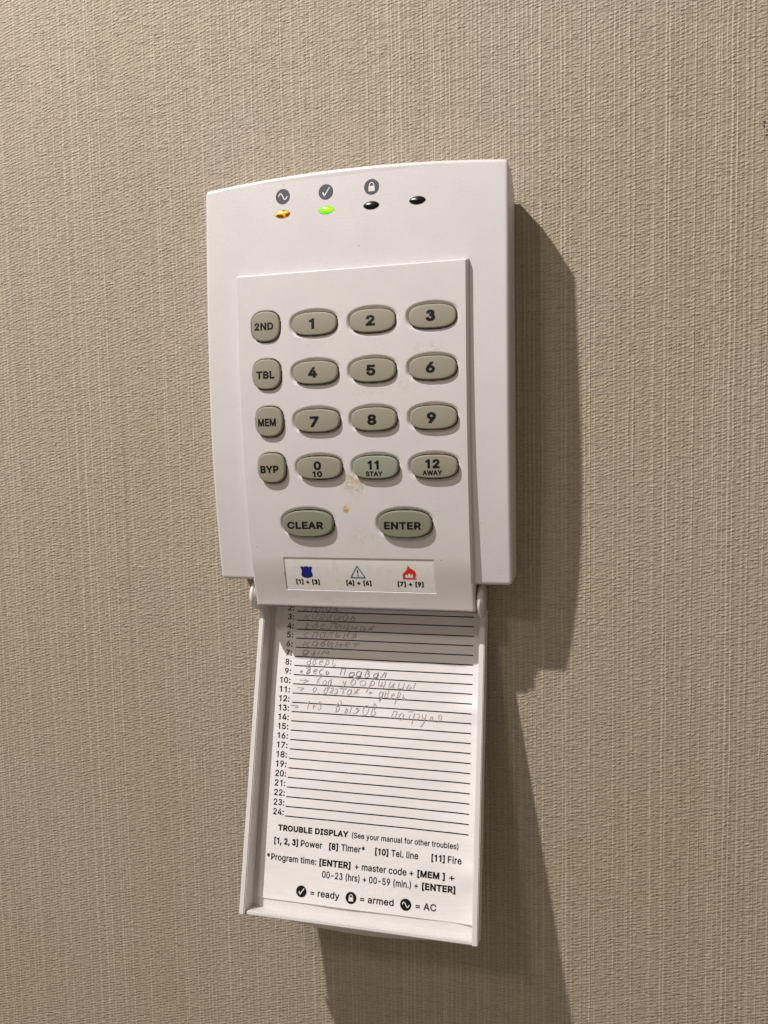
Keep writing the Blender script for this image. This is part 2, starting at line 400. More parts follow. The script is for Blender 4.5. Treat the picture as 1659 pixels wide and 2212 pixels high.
# outlines of a plain grotesque alphabet: advance and contours, in thousandths of the size
FONT = {
'(': (273, '89,207 90,244 94,283 101,324 109,364 119,403 132,441 145,477 160,510 177,539 236,539 219,503 204,466 191,428 179,390 169,351 161,313 156,276 152,241 151,207 152,176 155,145 160,115 167,83 177,50 188,16 202,-19 218,-57 236,-96 177,-96 150,-46 128,4 111,55 99,106 92,156'),
')': (273, '37,-96 56,-56 72,-18 86,18 97,52 106,85 113,116 118,147 121,177 122,207 121,241 117,276 112,313 104,351 94,390 82,428 69,466 54,503 37,539 97,539 113,510 128,477 142,441 154,403 164,364 173,323 179,283 183,244 184,207 182,156 174,104 161,53 144,3 123,-47 97,-96'),
'*': (453, '201,223 206,331 114,272 89,315 186,365 89,415 114,459 206,400 201,509 250,509 246,400 337,459 362,415 266,365 362,315 337,272 246,331 250,223'),
'+': (453, '198,34 198,364 255,364 255,34;61,172 61,226 391,226 391,172'),
',': (188, '38,-119 68,71 137,71 84,-119'),
'-': (453, '337,244 337,188 114,188 114,244'),
'.': (188, '95,-4 83,-3 73,1 63,9 55,18 51,29 50,41 51,53 55,64 63,73 73,81 83,85 95,87 107,85 118,81 128,73 135,64 140,53 141,41 140,29 135,18 128,9 118,1 107,-3'),
'0': (453, '227,-7 191,-3 158,7 130,24 105,48 85,77 69,113 57,155 50,202 48,254 50,306 57,353 69,395 85,431 106,461 130,484 159,502 191,512 227,516 262,512 295,502 323,484 348,461 368,431 384,395 396,353 403,306 405,254 403,202 396,155 384,113 368,77 348,48 323,24 295,7 263,-3;227,50 250,52 271,60 290,74 306,92 320,116 330,144 338,176 342,213 344,254 342,295 338,332 330,365 320,393 306,416 290,435 271,449 250,457 227,460 203,457 182,449 163,435 147,416 134,393 123,365 115,332 111,295 109,254 111,213 115,176 123,144 134,116 147,92 163,74 182,60 203,52'),
'1': (400, '276,509 276,0 212,0 212,415 206,410 190,400 165,391 130,384 95,381 95,428 140,434 175,447 200,466 216,490 223,509'),
'2': (453, '64,0 64,47 234,229 252,248 268,266 282,282 294,298 303,312 311,327 316,341 319,356 320,371 319,389 315,405 308,419 298,431 287,441 273,449 258,455 241,458 224,460 205,458 188,454 172,447 159,438 148,427 139,413 132,398 128,381 127,362 66,362 68,391 75,418 86,442 102,464 121,482 143,496 168,507 196,513 225,516 254,513 281,507 306,497 328,482 346,465 361,445 372,423 379,398 381,372 380,354 377,336 371,318 363,299 351,280 336,259 317,235 294,209 267,180 153,60 153,57 389,57 389,0'),
'3': (440, '73,410 88,445 118,479 156,501 200,512 245,508 287,492 322,464 345,427 356,384 351,341 332,301 301,269 261,248 222,241 210,304 240,309 263,320 280,338 289,358 292,380 287,402 274,421 255,437 231,446 205,448 180,442 158,429 142,411 132,385;222,300 263,293 306,275 341,246 367,210 380,168 380,124 367,82 341,46 306,17 263,-1 218,-8 172,-4 128,12 91,38 63,72 47,108 107,133 118,105 134,85 158,69 186,59 216,56 246,61 273,72 295,90 309,111 317,134 317,158 309,181 295,202 273,220 246,231 212,236'),
'4': (453, '40,105 40,158 247,509 311,509 109,166 109,163 413,163 413,105;282,0 282,121 282,146 282,318 343,318 343,0'),
'5': (453, '221,-7 192,-5 165,1 140,11 118,25 99,41 83,60 71,82 63,105 60,130 122,130 125,115 130,102 138,89 148,78 160,68 173,60 188,54 204,51 221,50 241,51 259,56 276,64 291,75 304,89 314,104 322,122 326,141 328,162 326,183 321,203 314,221 303,237 290,251 275,262 257,270 238,275 218,277 201,276 184,273 167,268 152,262 139,255 128,246 67,253 96,509 366,509 366,452 151,452 134,301 136,301 148,311 162,318 178,325 194,330 212,333 229,334 252,332 274,328 294,321 313,311 330,299 345,285 358,269 370,251 379,231 386,210 390,187 391,163 388,132 381,102 369,76 352,52 332,32 309,15 282,3 253,-4'),
'6': (453, '226,-7 196,-4 168,3 142,15 119,31 100,51 84,74 73,101 66,130 64,162 65,187 71,212 80,239 93,268 112,302 137,340 252,509 322,509 151,261 145,261 151,270 157,279 165,288 174,295 184,302 196,307 208,311 221,313 235,314 265,312 291,305 316,295 337,280 355,262 370,240 380,215 387,187 389,157 387,127 379,98 368,73 352,50 333,30 310,14 284,3 257,-4;226,48 245,50 263,55 279,63 293,73 304,86 314,101 322,119 326,137 327,157 326,178 322,196 314,213 304,228 293,241 279,251 263,259 245,264 226,265 207,264 190,259 174,252 160,241 148,229 138,214 131,197 126,179 125,158 126,138 131,119 138,102 148,86 160,73 174,63 190,55 207,50'),
'7': (453, '97,0 323,448 323,452 62,452 62,509 391,509 391,449 165,0'),
'8': (453, '226,-7 193,-5 163,1 136,11 111,25 91,42 74,62 62,84 54,109 52,135 53,156 58,176 65,195 75,212 87,228 101,241 117,252 134,260 153,265 153,267 129,276 109,289 93,308 80,330 73,354 70,380 73,405 79,429 90,450 106,469 124,485 146,498 170,508 197,514 226,516 255,514 282,508 306,498 328,485 346,469 361,450 373,429 379,405 382,380 379,354 372,330 359,308 343,289 323,276 300,267 300,265 319,260 335,252 351,241 365,228 377,212 387,195 395,176 399,156 401,135 398,109 391,84 378,62 362,42 341,25 317,11 289,1 259,-5;226,49 248,50 267,54 285,60 300,69 313,79 323,91 331,106 335,121 337,139 335,157 330,173 322,189 312,202 298,213 283,223 265,230 247,234 226,235 206,234 187,230 169,223 154,213 140,202 130,189 122,173 117,157 115,139 117,121 121,106 129,91 139,79 152,69 167,60 185,54 205,50;226,290 244,291 260,294 274,300 287,308 298,318 307,330 314,344 318,359 319,376 318,392 314,407 308,420 299,432 288,442 275,449 260,455 244,459 226,460 208,459 192,455 177,449 164,442 153,432 145,420 138,407 134,392 133,376 134,359 138,344 145,330 154,318 165,308 178,300 193,294 209,291'),
'9': (453, '226,516 256,513 285,506 310,494 333,478 352,458 368,434 380,408 387,378 389,347 387,322 382,296 373,270 359,240 340,207 315,168 200,0 130,0 301,248 307,248 302,238 295,229 287,221 278,214 268,207 257,202 245,198 232,195 218,195 188,197 161,203 137,214 116,229 98,247 83,269 72,294 66,321 64,352 66,382 73,411 85,436 101,459 120,479 143,494 168,506 196,513;226,460 207,459 190,454 174,446 160,435 148,423 138,407 131,390 127,372 125,352 127,331 131,313 138,295 148,280 160,268 174,257 190,250 207,245 226,243 245,245 263,249 279,257 293,267 305,280 314,295 322,312 326,330 327,350 326,371 322,390 314,407 305,422 293,435 279,446 263,454 245,459'),
':': (188, '95,-4 83,-3 73,1 63,9 55,18 51,29 50,41 51,53 55,64 63,73 73,81 83,85 95,87 107,85 118,81 128,73 135,64 140,53 141,41 140,29 135,18 128,9 118,1 107,-3;95,271 83,272 73,277 63,284 55,294 51,304 50,316 51,328 55,339 63,349 73,356 83,360 95,362 107,360 118,356 128,349 135,339 140,328 141,316 140,304 135,294 128,284 118,277 107,272'),
'=': (453, '72,245 72,301 381,301 381,245;72,97 72,153 381,153 381,97'),
'A': (480, '16,0 201,509 276,509 463,0 395,0 287,302 280,323 272,346 264,372 255,402 244,438 232,478 245,478 233,437 222,402 213,371 204,345 197,322 191,302 85,0;110,142 110,199 370,199 370,142'),
'B': (456, '60,0 60,509 241,509 274,507 304,501 329,491 350,477 367,461 381,442 390,421 396,398 398,374 397,353 393,336 387,320 378,307 368,295 356,286 343,278 329,272 315,267 315,262 331,260 347,254 363,245 378,234 391,220 402,203 411,184 416,161 418,136 416,111 410,88 400,67 386,48 368,31 344,18 317,8 284,2 247,0;125,57 245,57 281,60 309,67 330,80 344,96 353,115 355,137 354,153 350,169 342,184 333,197 320,209 306,218 289,225 269,229 248,231 125,231;125,285 238,285 256,287 273,290 288,296 302,304 314,314 323,326 330,340 335,355 336,372 333,393 326,412 313,429 294,442 270,449 240,452 125,452'),
'C': (510, '267,-7 225,-3 186,7 150,25 119,49 92,79 70,115 53,157 44,203 40,254 44,305 53,352 70,393 92,429 119,459 150,484 186,501 225,512 267,516 293,514 317,511 340,504 362,496 383,485 402,471 419,456 435,438 448,418 459,397 467,373 473,348 408,348 404,365 397,380 389,395 380,407 369,418 357,428 344,437 330,444 315,449 300,453 284,455 267,456 237,453 209,445 184,432 161,414 141,391 125,364 113,332 106,295 103,254 106,213 113,177 125,145 141,117 161,94 184,76 210,63 237,56 267,53 284,54 300,56 315,60 330,65 344,72 357,81 369,90 380,102 389,114 397,128 404,144 408,160 473,160 467,135 459,112 448,91 435,71 420,53 402,38 383,24 363,13 341,5 317,-2 293,-6'),
'D': (502, '219,0 96,0 96,57 215,57 254,60 288,68 318,81 343,99 363,122 379,149 390,181 397,216 399,255 397,294 390,329 379,361 364,388 344,410 320,428 291,441 258,449 221,452 93,452 93,509 225,509 273,505 315,495 353,478 385,455 412,426 433,391 449,351 458,306 462,255 458,205 449,159 433,119 411,83 384,54 351,31 312,14 268,3;125,509 125,0 60,0 60,509'),
'E': (419, '60,0 60,509 372,509 372,452 125,452 125,286 355,286 355,229 125,229 125,57 375,57 375,0'),
'F': (410, '60,0 60,509 369,509 369,452 125,452 125,278 346,278 346,221 125,221 125,0'),
'H': (517, '60,0 60,509 125,509 125,289 392,289 392,509 457,509 457,0 392,0 392,232 125,232 125,0'),
'I': (300, '31,0 31,57 118,57 118,452 31,452 31,509 269,509 269,452 183,452 183,57 269,57 269,0'),
'L': (393, '60,0 60,509 125,509 125,57 361,57 361,0'),
'M': (628, '60,0 60,509 152,509 277,187 287,159 299,123 311,84 322,49 307,49 318,83 330,121 342,158 352,187 476,509 568,509 568,0 504,0 504,291 504,327 505,369 506,413 507,457 513,457 508,441 503,425 498,409 482,363 467,322 456,291 342,0 286,0 170,291 159,321 145,361 129,408 112,457 119,457 120,416 121,372 122,328 122,291 122,0'),
'N': (523, '60,0 60,509 136,509 343,183 349,174 355,163 363,151 371,137 379,122 388,107 396,90 405,73 414,55 405,54 403,72 402,90 401,108 400,126 399,142 399,157 399,195 399,509 463,509 463,0 387,0 202,290 177,331 168,346 159,363 148,381 108,452 119,454 122,384 124,328 125,291 125,0'),
'O': (533, '267,-7 225,-3 186,7 150,25 119,49 92,79 70,115 53,157 44,203 40,254 44,305 53,352 70,393 92,429 119,459 150,484 186,501 225,512 267,516 309,512 348,501 384,484 415,459 442,429 464,393 480,352 490,305 493,254 490,203 480,157 464,115 442,79 415,49 384,25 348,7 309,-3;267,53 296,55 324,63 349,76 372,94 392,116 408,144 420,176 428,213 430,254 428,295 420,332 408,365 392,392 372,415 349,433 324,446 296,453 267,456 237,453 210,445 184,433 161,415 142,392 125,364 113,332 106,295 103,254 106,213 113,176 125,144 142,117 161,94 184,76 210,63 237,55'),
'P': (445, '60,0 60,509 235,509 272,506 305,499 332,487 356,471 375,452 390,430 400,404 407,377 409,348 407,318 400,291 390,265 375,243 356,223 332,207 305,195 272,188 235,186 109,186 109,242 233,242 257,244 279,248 297,256 312,266 324,279 333,294 339,310 343,328 344,348 343,367 339,385 333,402 324,416 312,428 297,439 279,446 257,451 232,452 125,452 125,0'),
'R': (449, '60,0 60,509 236,509 273,506 305,500 333,489 356,473 376,455 390,433 401,408 407,381 409,352 407,323 401,296 390,271 376,250 356,232 333,217 305,206 273,200 236,198 96,198 96,255 234,255 258,256 280,260 298,267 313,276 325,287 334,300 340,316 344,333 345,352 344,371 340,389 334,405 325,419 313,430 298,440 279,446 258,451 233,452 125,452 125,0;353,0 230,229 303,229 428,0'),
'S': (447, '224,-9 188,-7 156,-1 128,9 102,23 81,40 64,60 51,83 42,109 38,137 104,137 108,118 114,102 123,88 136,76 150,66 166,59 185,53 204,50 224,49 246,50 267,54 286,60 303,69 317,79 329,92 338,106 344,122 346,139 344,154 340,168 332,179 322,189 310,197 296,205 280,211 263,217 245,222 184,239 145,253 112,269 86,289 67,313 56,341 52,372 54,400 62,425 75,448 92,468 113,484 138,498 165,508 195,514 227,516 259,514 289,508 316,498 340,484 360,468 377,449 390,427 398,403 401,378 337,378 332,402 320,421 302,437 280,449 254,456 225,459 204,457 185,454 167,448 152,440 139,430 129,418 121,405 117,391 115,376 117,359 122,345 131,334 142,324 155,315 169,308 184,302 198,297 212,293 264,279 279,275 295,270 312,264 328,256 344,248 359,238 372,226 384,213 395,198 402,180 407,161 408,139 406,112 399,87 386,64 370,43 349,25 323,11 294,0 261,-7'),
'T': (449, '32,452 32,509 417,509 417,452 257,452 257,0 193,0 193,452'),
'U': (517, '259,-8 220,-6 186,2 154,15 126,33 103,55 85,80 71,108 63,140 60,173 60,509 124,509 124,178 126,155 132,133 141,113 153,95 169,80 187,68 208,59 232,53 259,52 285,53 309,59 331,68 349,80 364,95 377,113 385,133 391,155 393,178 393,509 457,509 457,173 454,140 446,108 433,80 414,55 391,33 363,15 332,2 297,-6'),
'W': (686, '155,0 16,509 82,509 163,196 167,179 172,162 175,145 187,94 190,76 194,58 197,40 189,40 193,58 196,76 200,94 203,111 207,128 211,145 224,196 306,509 380,509 462,196 466,179 470,162 474,145 486,94 490,76 494,58 497,40 488,40 492,58 495,76 499,94 503,111 506,128 510,145 523,196 603,509 670,509 530,0 455,0 368,323 362,345 357,368 351,391 346,417 341,445 336,475 350,475 345,446 340,420 335,395 330,371 324,347 318,323 230,0'),
'Y': (472, '203,0 203,208 16,509 91,509 192,344 203,327 213,309 222,292 231,274 240,254 250,230 224,230 233,254 242,275 251,293 260,310 270,327 280,344 381,509 455,509 268,208 268,0'),
'[': (273, '101,-96 101,539 236,539 236,487 160,487 160,-44 236,-44 236,-96'),
']': (273, '37,-96 37,-44 113,-44 113,487 37,487 37,539 172,539 172,-96'),
'a': (389, '160,-9 137,-7 115,-3 94,5 76,15 60,29 48,45 38,63 32,84 30,108 32,128 36,146 43,161 53,174 64,184 78,193 92,200 108,206 125,211 143,214 161,217 178,220 234,227 247,229 257,231 265,235 271,240 274,246 276,255 276,257 275,272 272,285 267,297 260,307 251,315 240,322 227,327 212,330 196,331 178,330 163,327 149,322 137,316 127,309 118,301 110,292 104,283 100,274 41,291 51,313 64,331 79,346 95,358 114,368 133,375 153,380 173,383 194,384 208,384 223,382 239,379 255,375 271,369 286,360 300,350 312,336 322,320 330,301 335,278 337,251 337,0 277,0 277,52 272,52 267,43 260,34 252,25 242,16 229,8 215,1 199,-4 181,-7;170,45 192,47 211,51 228,59 242,68 254,80 263,93 270,108 274,122 276,138 276,190 272,187 267,184 259,182 251,180 241,178 231,176 200,171 175,168 161,166 147,163 134,159 122,153 112,147 103,139 97,130 93,118 92,105 93,93 96,82 102,72 109,64 119,57 130,52 142,48 156,46'),
'b': (424, '229,-8 208,-7 189,-3 172,4 159,12 147,21 138,31 130,41 123,50 118,59 112,59 112,0 53,0 53,509 114,509 114,319 118,319 123,327 130,336 137,346 147,355 158,364 171,373 188,379 207,383 229,384 259,382 287,374 313,361 335,342 354,320 370,293 381,261 388,227 390,189 388,151 381,116 370,84 355,57 336,34 313,16 288,3 260,-6;220,47 242,49 262,55 279,66 294,80 306,97 316,117 323,139 327,163 328,189 327,215 323,239 316,261 307,281 295,298 280,311 262,322 243,328 220,330 198,328 178,322 161,312 147,299 134,282 125,263 118,241 114,216 113,189 114,162 118,138 125,115 135,95 147,78 162,65 179,55 198,49'),
'c': (396, '207,-8 174,-5 144,3 117,16 93,35 72,58 56,85 44,116 37,150 34,187 37,225 44,260 56,291 72,318 93,341 117,360 144,374 174,382 207,384 226,384 243,381 260,377 276,371 291,364 305,356 318,346 330,335 340,322 349,308 356,293 362,277 303,262 300,272 295,281 290,289 284,297 278,304 270,311 261,316 252,321 242,325 231,328 220,329 207,330 184,328 163,321 145,310 130,296 118,278 108,258 102,236 98,212 96,187 98,163 102,139 108,117 118,97 130,80 145,66 163,55 184,49 207,46 220,47 232,49 243,52 253,55 262,60 271,66 279,73 285,80 292,89 297,98 301,107 304,117 363,102 357,86 350,70 341,56 331,43 319,32 306,21 292,12 277,5 261,-1 244,-5 226,-7'),
'd': (424, '195,-8 165,-6 137,3 111,16 89,34 70,57 55,84 43,116 36,151 34,189 36,227 43,261 55,293 70,320 89,342 112,361 137,374 165,382 196,384 218,383 237,379 253,373 267,364 278,355 287,346 295,336 301,327 306,319 311,319 311,509 372,509 372,0 313,0 313,59 307,59 301,50 295,41 287,31 277,21 266,12 252,4 236,-3 217,-7;205,47 226,49 246,55 263,65 278,78 290,95 299,115 306,138 310,162 312,189 310,216 306,241 300,263 290,282 278,299 263,312 246,322 227,328 205,330 182,328 162,322 145,311 130,298 118,281 108,261 102,239 98,215 96,189 98,163 102,139 109,117 118,97 130,80 145,66 162,55 182,49'),
'e': (404, '212,-8 177,-5 145,3 117,16 92,35 72,58 56,85 44,116 37,150 34,187 36,224 44,258 55,290 71,317 91,340 115,359 142,373 172,382 205,384 226,383 246,380 266,374 285,366 303,355 319,341 334,324 347,305 357,282 365,256 370,227 371,194 371,169 75,169 75,221 338,221 310,202 308,226 304,248 298,269 288,286 277,301 263,314 246,323 227,328 205,330 183,328 164,323 146,313 131,301 119,286 109,270 102,251 97,231 96,211 96,178 98,151 102,127 110,106 121,88 135,73 151,61 169,53 190,48 212,46 227,47 241,49 254,53 265,58 276,65 285,73 294,82 300,93 306,105 365,91 358,72 348,55 335,39 320,26 302,14 283,4 261,-3 237,-7'),
'f': (254, '228,379 228,327 6,327 6,379;81,0 81,432 82,452 87,470 96,486 107,499 120,510 135,519 152,525 169,529 187,530 201,530 212,529 222,527 231,525 238,523 243,521 227,468 215,472 209,473 202,474 195,474 178,472 164,468 154,460 147,449 143,435 142,419 142,0'),
'g': (425, '207,-151 180,-149 156,-146 134,-140 114,-132 97,-122 82,-110 70,-97 59,-84 51,-69 101,-41 107,-49 114,-57 122,-66 131,-74 142,-82 154,-88 169,-93 187,-96 207,-97 236,-95 261,-87 282,-75 298,-58 308,-34 311,-6 311,68 306,68 301,60 294,51 287,41 277,32 266,23 252,16 236,10 217,6 195,5 165,7 138,14 113,27 90,43 71,65 55,90 43,120 36,154 34,191 36,229 43,263 55,293 71,320 90,342 112,361 138,374 166,382 196,384 218,383 237,379 253,373 267,365 279,356 288,346 296,336 302,327 308,319 313,319 313,379 372,379 372,-9 370,-40 363,-67 350,-90 334,-109 314,-124 291,-136 265,-144 237,-149;205,59 227,61 246,66 264,75 278,87 290,103 300,121 307,142 311,166 312,193 311,219 307,242 300,264 291,283 279,299 264,312 247,322 227,328 205,330 182,328 163,322 145,312 130,298 118,282 109,262 102,241 98,218 96,193 98,167 102,144 109,123 118,104 131,88 145,76 163,66 183,61'),
'h': (410, '114,227 114,0 53,0 53,509 114,509 114,287 102,287 116,319 132,344 152,362 175,374 200,382 227,384 252,383 275,377 295,369 313,356 328,340 341,321 350,298 355,271 357,240 357,0 296,0 296,235 293,263 286,286 273,304 256,318 235,326 210,329 192,328 176,324 161,317 147,308 136,297 126,283 119,266 115,248'),
'i': (167, '53,0 53,379 114,379 114,0;84,443 73,444 63,448 54,455 47,463 43,472 41,483 43,494 47,504 54,512 63,518 73,522 84,524 95,522 105,518 114,512 121,504 125,494 126,483 125,472 121,463 114,455 105,448 95,444'),
'l': (189, '139,-2 112,0 91,8 74,20 62,37 55,59 53,84 53,509 114,509 114,99 114,83 117,71 120,62 126,57 135,53 146,52 160,53 170,54 181,3 162,-1 154,-2 147,-2'),
'm': (610, '53,0 53,379 112,379 112,295 108,295 114,314 122,331 132,346 144,358 158,368 172,376 187,382 203,385 219,386 245,383 268,375 287,361 303,342 314,320 321,295 312,295 318,312 326,329 337,343 350,356 364,366 381,375 398,381 417,385 437,386 458,385 478,380 497,372 514,361 529,346 541,328 550,307 555,283 557,255 557,0 496,0 496,254 493,279 485,298 473,313 456,323 438,329 419,330 402,329 387,326 374,320 363,312 353,302 345,290 340,277 336,263 335,247 335,0 274,0 274,260 272,280 265,297 253,311 238,322 220,328 199,330 185,329 171,326 158,320 145,312 135,302 126,289 119,274 115,257 114,238 114,0'),
'n': (410, '114,227 114,0 53,0 53,379 112,379 112,287 102,287 116,319 132,344 152,362 175,374 200,382 227,384 252,383 275,377 295,369 313,356 328,340 341,321 350,298 355,271 357,240 357,0 296,0 296,235 293,263 286,286 273,304 256,318 235,326 210,329 192,328 176,324 161,317 147,308 136,297 126,283 119,266 115,248'),
'o': (415, '207,-8 174,-5 144,3 117,16 93,35 72,58 56,85 44,116 37,150 34,187 37,225 44,260 56,291 72,318 93,341 117,360 144,374 174,382 207,384 241,382 271,374 299,360 323,341 343,318 359,291 371,260 379,225 381,187 379,150 371,116 359,85 343,58 323,35 299,16 271,3 241,-5;207,46 231,49 252,55 270,66 285,80 298,97 307,117 314,139 318,163 319,187 318,212 314,236 307,258 298,278 285,296 270,310 252,321 231,328 207,330 184,328 163,321 145,310 130,296 118,278 108,258 102,236 98,212 96,187 98,163 102,139 108,117 118,97 130,80 145,66 163,55 184,49'),
'r': (259, '53,0 53,379 112,379 112,321 115,321 124,339 137,354 152,367 171,377 191,383 213,385 229,384 243,384 243,322 230,324 223,325 215,326 207,326 190,324 174,321 159,315 146,306 135,296 126,284 119,269 115,254 114,237 114,0'),
's': (365, '182,-8 157,-7 133,-3 112,3 93,12 76,24 62,38 50,54 41,73 36,94 94,107 101,87 111,72 124,60 141,52 160,47 181,45 206,47 227,53 244,62 258,74 265,88 268,103 266,115 262,126 254,136 243,144 229,150 212,155 149,170 118,180 92,192 72,208 58,227 50,249 47,274 49,295 55,314 65,332 79,347 95,360 115,370 137,378 161,383 187,384 212,383 234,379 254,372 271,363 286,352 299,339 309,324 318,308 324,290 268,277 262,291 254,304 243,316 228,325 210,331 187,333 166,331 147,326 131,317 119,305 111,292 109,277 110,264 115,253 124,243 136,235 152,229 172,223 229,209 261,200 287,187 306,171 320,153 328,131 331,107 329,85 323,65 312,47 298,31 281,18 260,6 236,-2 210,-7'),
't': (227, '204,379 204,327 6,327 6,379;65,471 126,471 126,98 127,83 130,70 136,61 144,55 156,51 170,50 185,51 202,54 213,2 207,0 200,-2 192,-3 184,-3 176,-4 168,-4 138,-1 113,7 92,21 77,41 68,64 65,93'),
'u': (410, '182,-5 158,-3 135,2 115,11 97,23 82,39 69,59 60,82 54,109 53,139 53,379 114,379 114,144 116,117 124,94 137,75 154,61 175,53 200,50 218,51 234,55 249,62 263,71 274,83 283,97 290,113 295,132 296,153 296,379 357,379 357,0 298,0 298,92 307,92 294,60 277,35 257,17 234,5 209,-3'),
'w': (567, '138,0 23,379 87,379 133,214 140,190 147,164 154,137 161,107 168,75 175,41 165,41 172,74 179,105 186,135 192,163 199,189 206,214 252,379 316,379 362,214 368,189 375,163 382,136 388,106 395,75 402,41 391,41 399,75 406,106 413,135 420,163 427,189 434,214 480,379 545,379 429,0 368,0 319,172 305,225 300,243 295,262 291,280 277,338 291,338 277,280 263,225 258,207 253,189 248,172 199,0'),
'y': (389, '47,-139 61,-86 71,-87 83,-89 94,-90 104,-89 113,-86 122,-81 130,-74 138,-64 145,-51 151,-36 163,-1 17,379 84,379 165,155 173,132 180,109 187,87 193,64 199,42 206,21 184,21 190,42 196,64 202,87 209,110 216,132 224,155 305,379 371,379 204,-58 196,-77 187,-93 177,-107 165,-119 153,-128 139,-136 125,-141 109,-144 91,-145 82,-145 73,-144 65,-143 57,-142 52,-140'),
' ': (188, ''),
}

_font_cache = {}
def glyph_mesh(text, bold, space=1.0):
    key = (text, bold, space)
    if key in _font_cache: return _font_cache[key]
    pen = 0.0; vs = []; fs = []
    area = lambda c: sum(c[i - 1][0] * c[i][1] - c[i][0] * c[i - 1][1] for i in range(len(c)))
    for ch in text:
        adv, cs = FONT[ch]
        if cs:
            conts = []
            for c in cs.split(';'):
                pts = [tuple(int(v_) for v_ in q.split(',')) for q in c.split()]; keep = []
                for q in pts:
                    if not keep or math.hypot(q[0] - keep[-1][0], q[1] - keep[-1][1]) > 7: keep.append(q)
                if math.hypot(keep[0][0] - keep[-1][0], keep[0][1] - keep[-1][1]) <= 7: keep.pop()
                conts.append(keep)
            sgn = 1 if area(max(conts, key=lambda c: abs(area(c)))) > 0 else -1
            outer = [c for c in conts if area(c) * sgn > 0]; holes = [c for c in conts if area(c) * sgn <= 0]
            for c in outer:
                xs = [q[0] for q in c]; ys = [q[1] for q in c]
                hs = [h for h in holes if min(xs) < h[0][0] < max(xs) and min(ys) < h[0][1] < max(ys)]
                group = [c] + hs
                tris = tessellate_polygon([[Vector((q[0], q[1], 0)) for q in g] for g in group])
                if bold:
                    w_ = bold * 1000
                    for g in group:
                        for i in range(len(g)):
                            p, q, r = g[i - 1], g[i], g[(i + 1) % len(g)]
                            dx, dy = q[0] - p[0], q[1] - p[1]; l_ = math.hypot(dx, dy) or 1
                            ox, oy = -dy / l_ * w_, dx / l_ * w_; k0 = len(vs)
                            vs += [((pen + X_) / 1000, Y_ / 1000) for X_, Y_ in ((p[0] + ox, p[1] + oy), (p[0] - ox, p[1] - oy), (q[0] - ox, q[1] - oy), (q[0] + ox, q[1] + oy))]
                            fs.append((k0, k0 + 1, k0 + 2, k0 + 3))
                            if abs((q[0] - p[0]) * (r[1] - q[1]) - (q[1] - p[1]) * (r[0] - q[0])) > 0.25 * l_ * math.hypot(r[0] - q[0], r[1] - q[1]):
                                k0 = len(vs); e2 = w_ * 1.0
                                vs += [((pen + X_) / 1000, Y_ / 1000) for X_, Y_ in ((q[0] - e2, q[1] - e2), (q[0] + e2, q[1] - e2), (q[0] + e2, q[1] + e2), (q[0] - e2, q[1] + e2))]
                                fs.append((k0, k0 + 1, k0 + 2, k0 + 3))
                b0 = len(vs)
                for g in group: vs += [((pen + q[0]) / 1000, q[1] / 1000) for q in g]
                for t_ in tris:
                    p0, p1, p2 = (vs[b0 + i] for i in t_)
                    cr = (p1[0] - p0[0]) * (p2[1] - p0[1]) - (p2[0] - p0[0]) * (p1[1] - p0[1])
                    fs.append(tuple(b0 + i for i in (t_ if cr > 0 else t_[::-1])))
        pen += adv * space + bold * 900
    _font_cache[key] = (vs, fs); return vs, fs
def cap_height(bold):
    vs, _ = glyph_mesh("H", bold); ys = [v_[1] for v_ in vs]; return min(ys), max(ys)

def text_geo(text, x0, x1, base, cap, bold=0.012, shear=0.0):
    vs, fs = glyph_mesh(text, bold)
    c0, c1 = cap_height(bold); xs = [v_[0] for v_ in vs]
    a, b = min(xs), max(xs)
    out = [(x0 + (x - a) / (b - a) * (x1 - x0) , base + (y - c0) / (c1 - c0) * cap) for x, y in vs]
    return out, fs
def put_text(name, text, x0, x1, base, cap, fn, mat, parent, bold=0.012):
    v2, fs = text_geo(text, x0, x1, base, cap, bold)
    return conform(name, v2, fs, fn, mat, parent)

def merge_geo(parts):
    vs, fs = [], []
    for v2, f2 in parts:
        b = len(vs); vs += v2; fs += [tuple(i + b for i in f) for f in f2]
    return vs, fs
def disc_geo(cx_, cz_, r, n=32, rz=None):
    rz = rz or r
    vs = [(cx_, cz_)] + [(cx_ + r * math.cos(2 * math.pi * i / n), cz_ + rz * math.sin(2 * math.pi * i / n)) for i in range(n)]
    return vs, [(0, 1 + i, 1 + (i + 1) % n) for i in range(n)]
def stroke_geo(pts, w, cap=True):
    """ribbon of width w along a polyline"""
    vs, fs = [], []
    n = len(pts)
    for i, (x, z) in enumerate(pts):
        a = pts[max(0, i - 1)]; b = pts[min(n - 1, i + 1)]
        dx, dz = b[0] - a[0], b[1] - a[1]; l = math.hypot(dx, dz) or 1
        nx_, nz_ = -dz / l * w / 2, dx / l * w / 2
        vs += [(x + nx_, z + nz_), (x - nx_, z - nz_)]
    for i in range(n - 1): fs.append((2 * i, 2 * i + 1, 2 * i + 3, 2 * i + 2))
    return vs, fs
def poly_geo(pts):
    """triangulated simple polygon with bmesh"""
    bm = bmesh.new(); vv = [bm.verts.new((x, z, 0)) for x, z in pts]
    f = bm.faces.new(vv); bmesh.ops.triangulate(bm, faces=[f])
    bm.verts.index_update()
    vs = [(v_.co.x, v_.co.y) for v_ in bm.verts]; fs = [tuple(v_.index for v_ in f.verts) for f in bm.faces]
    bm.free(); return vs, fs

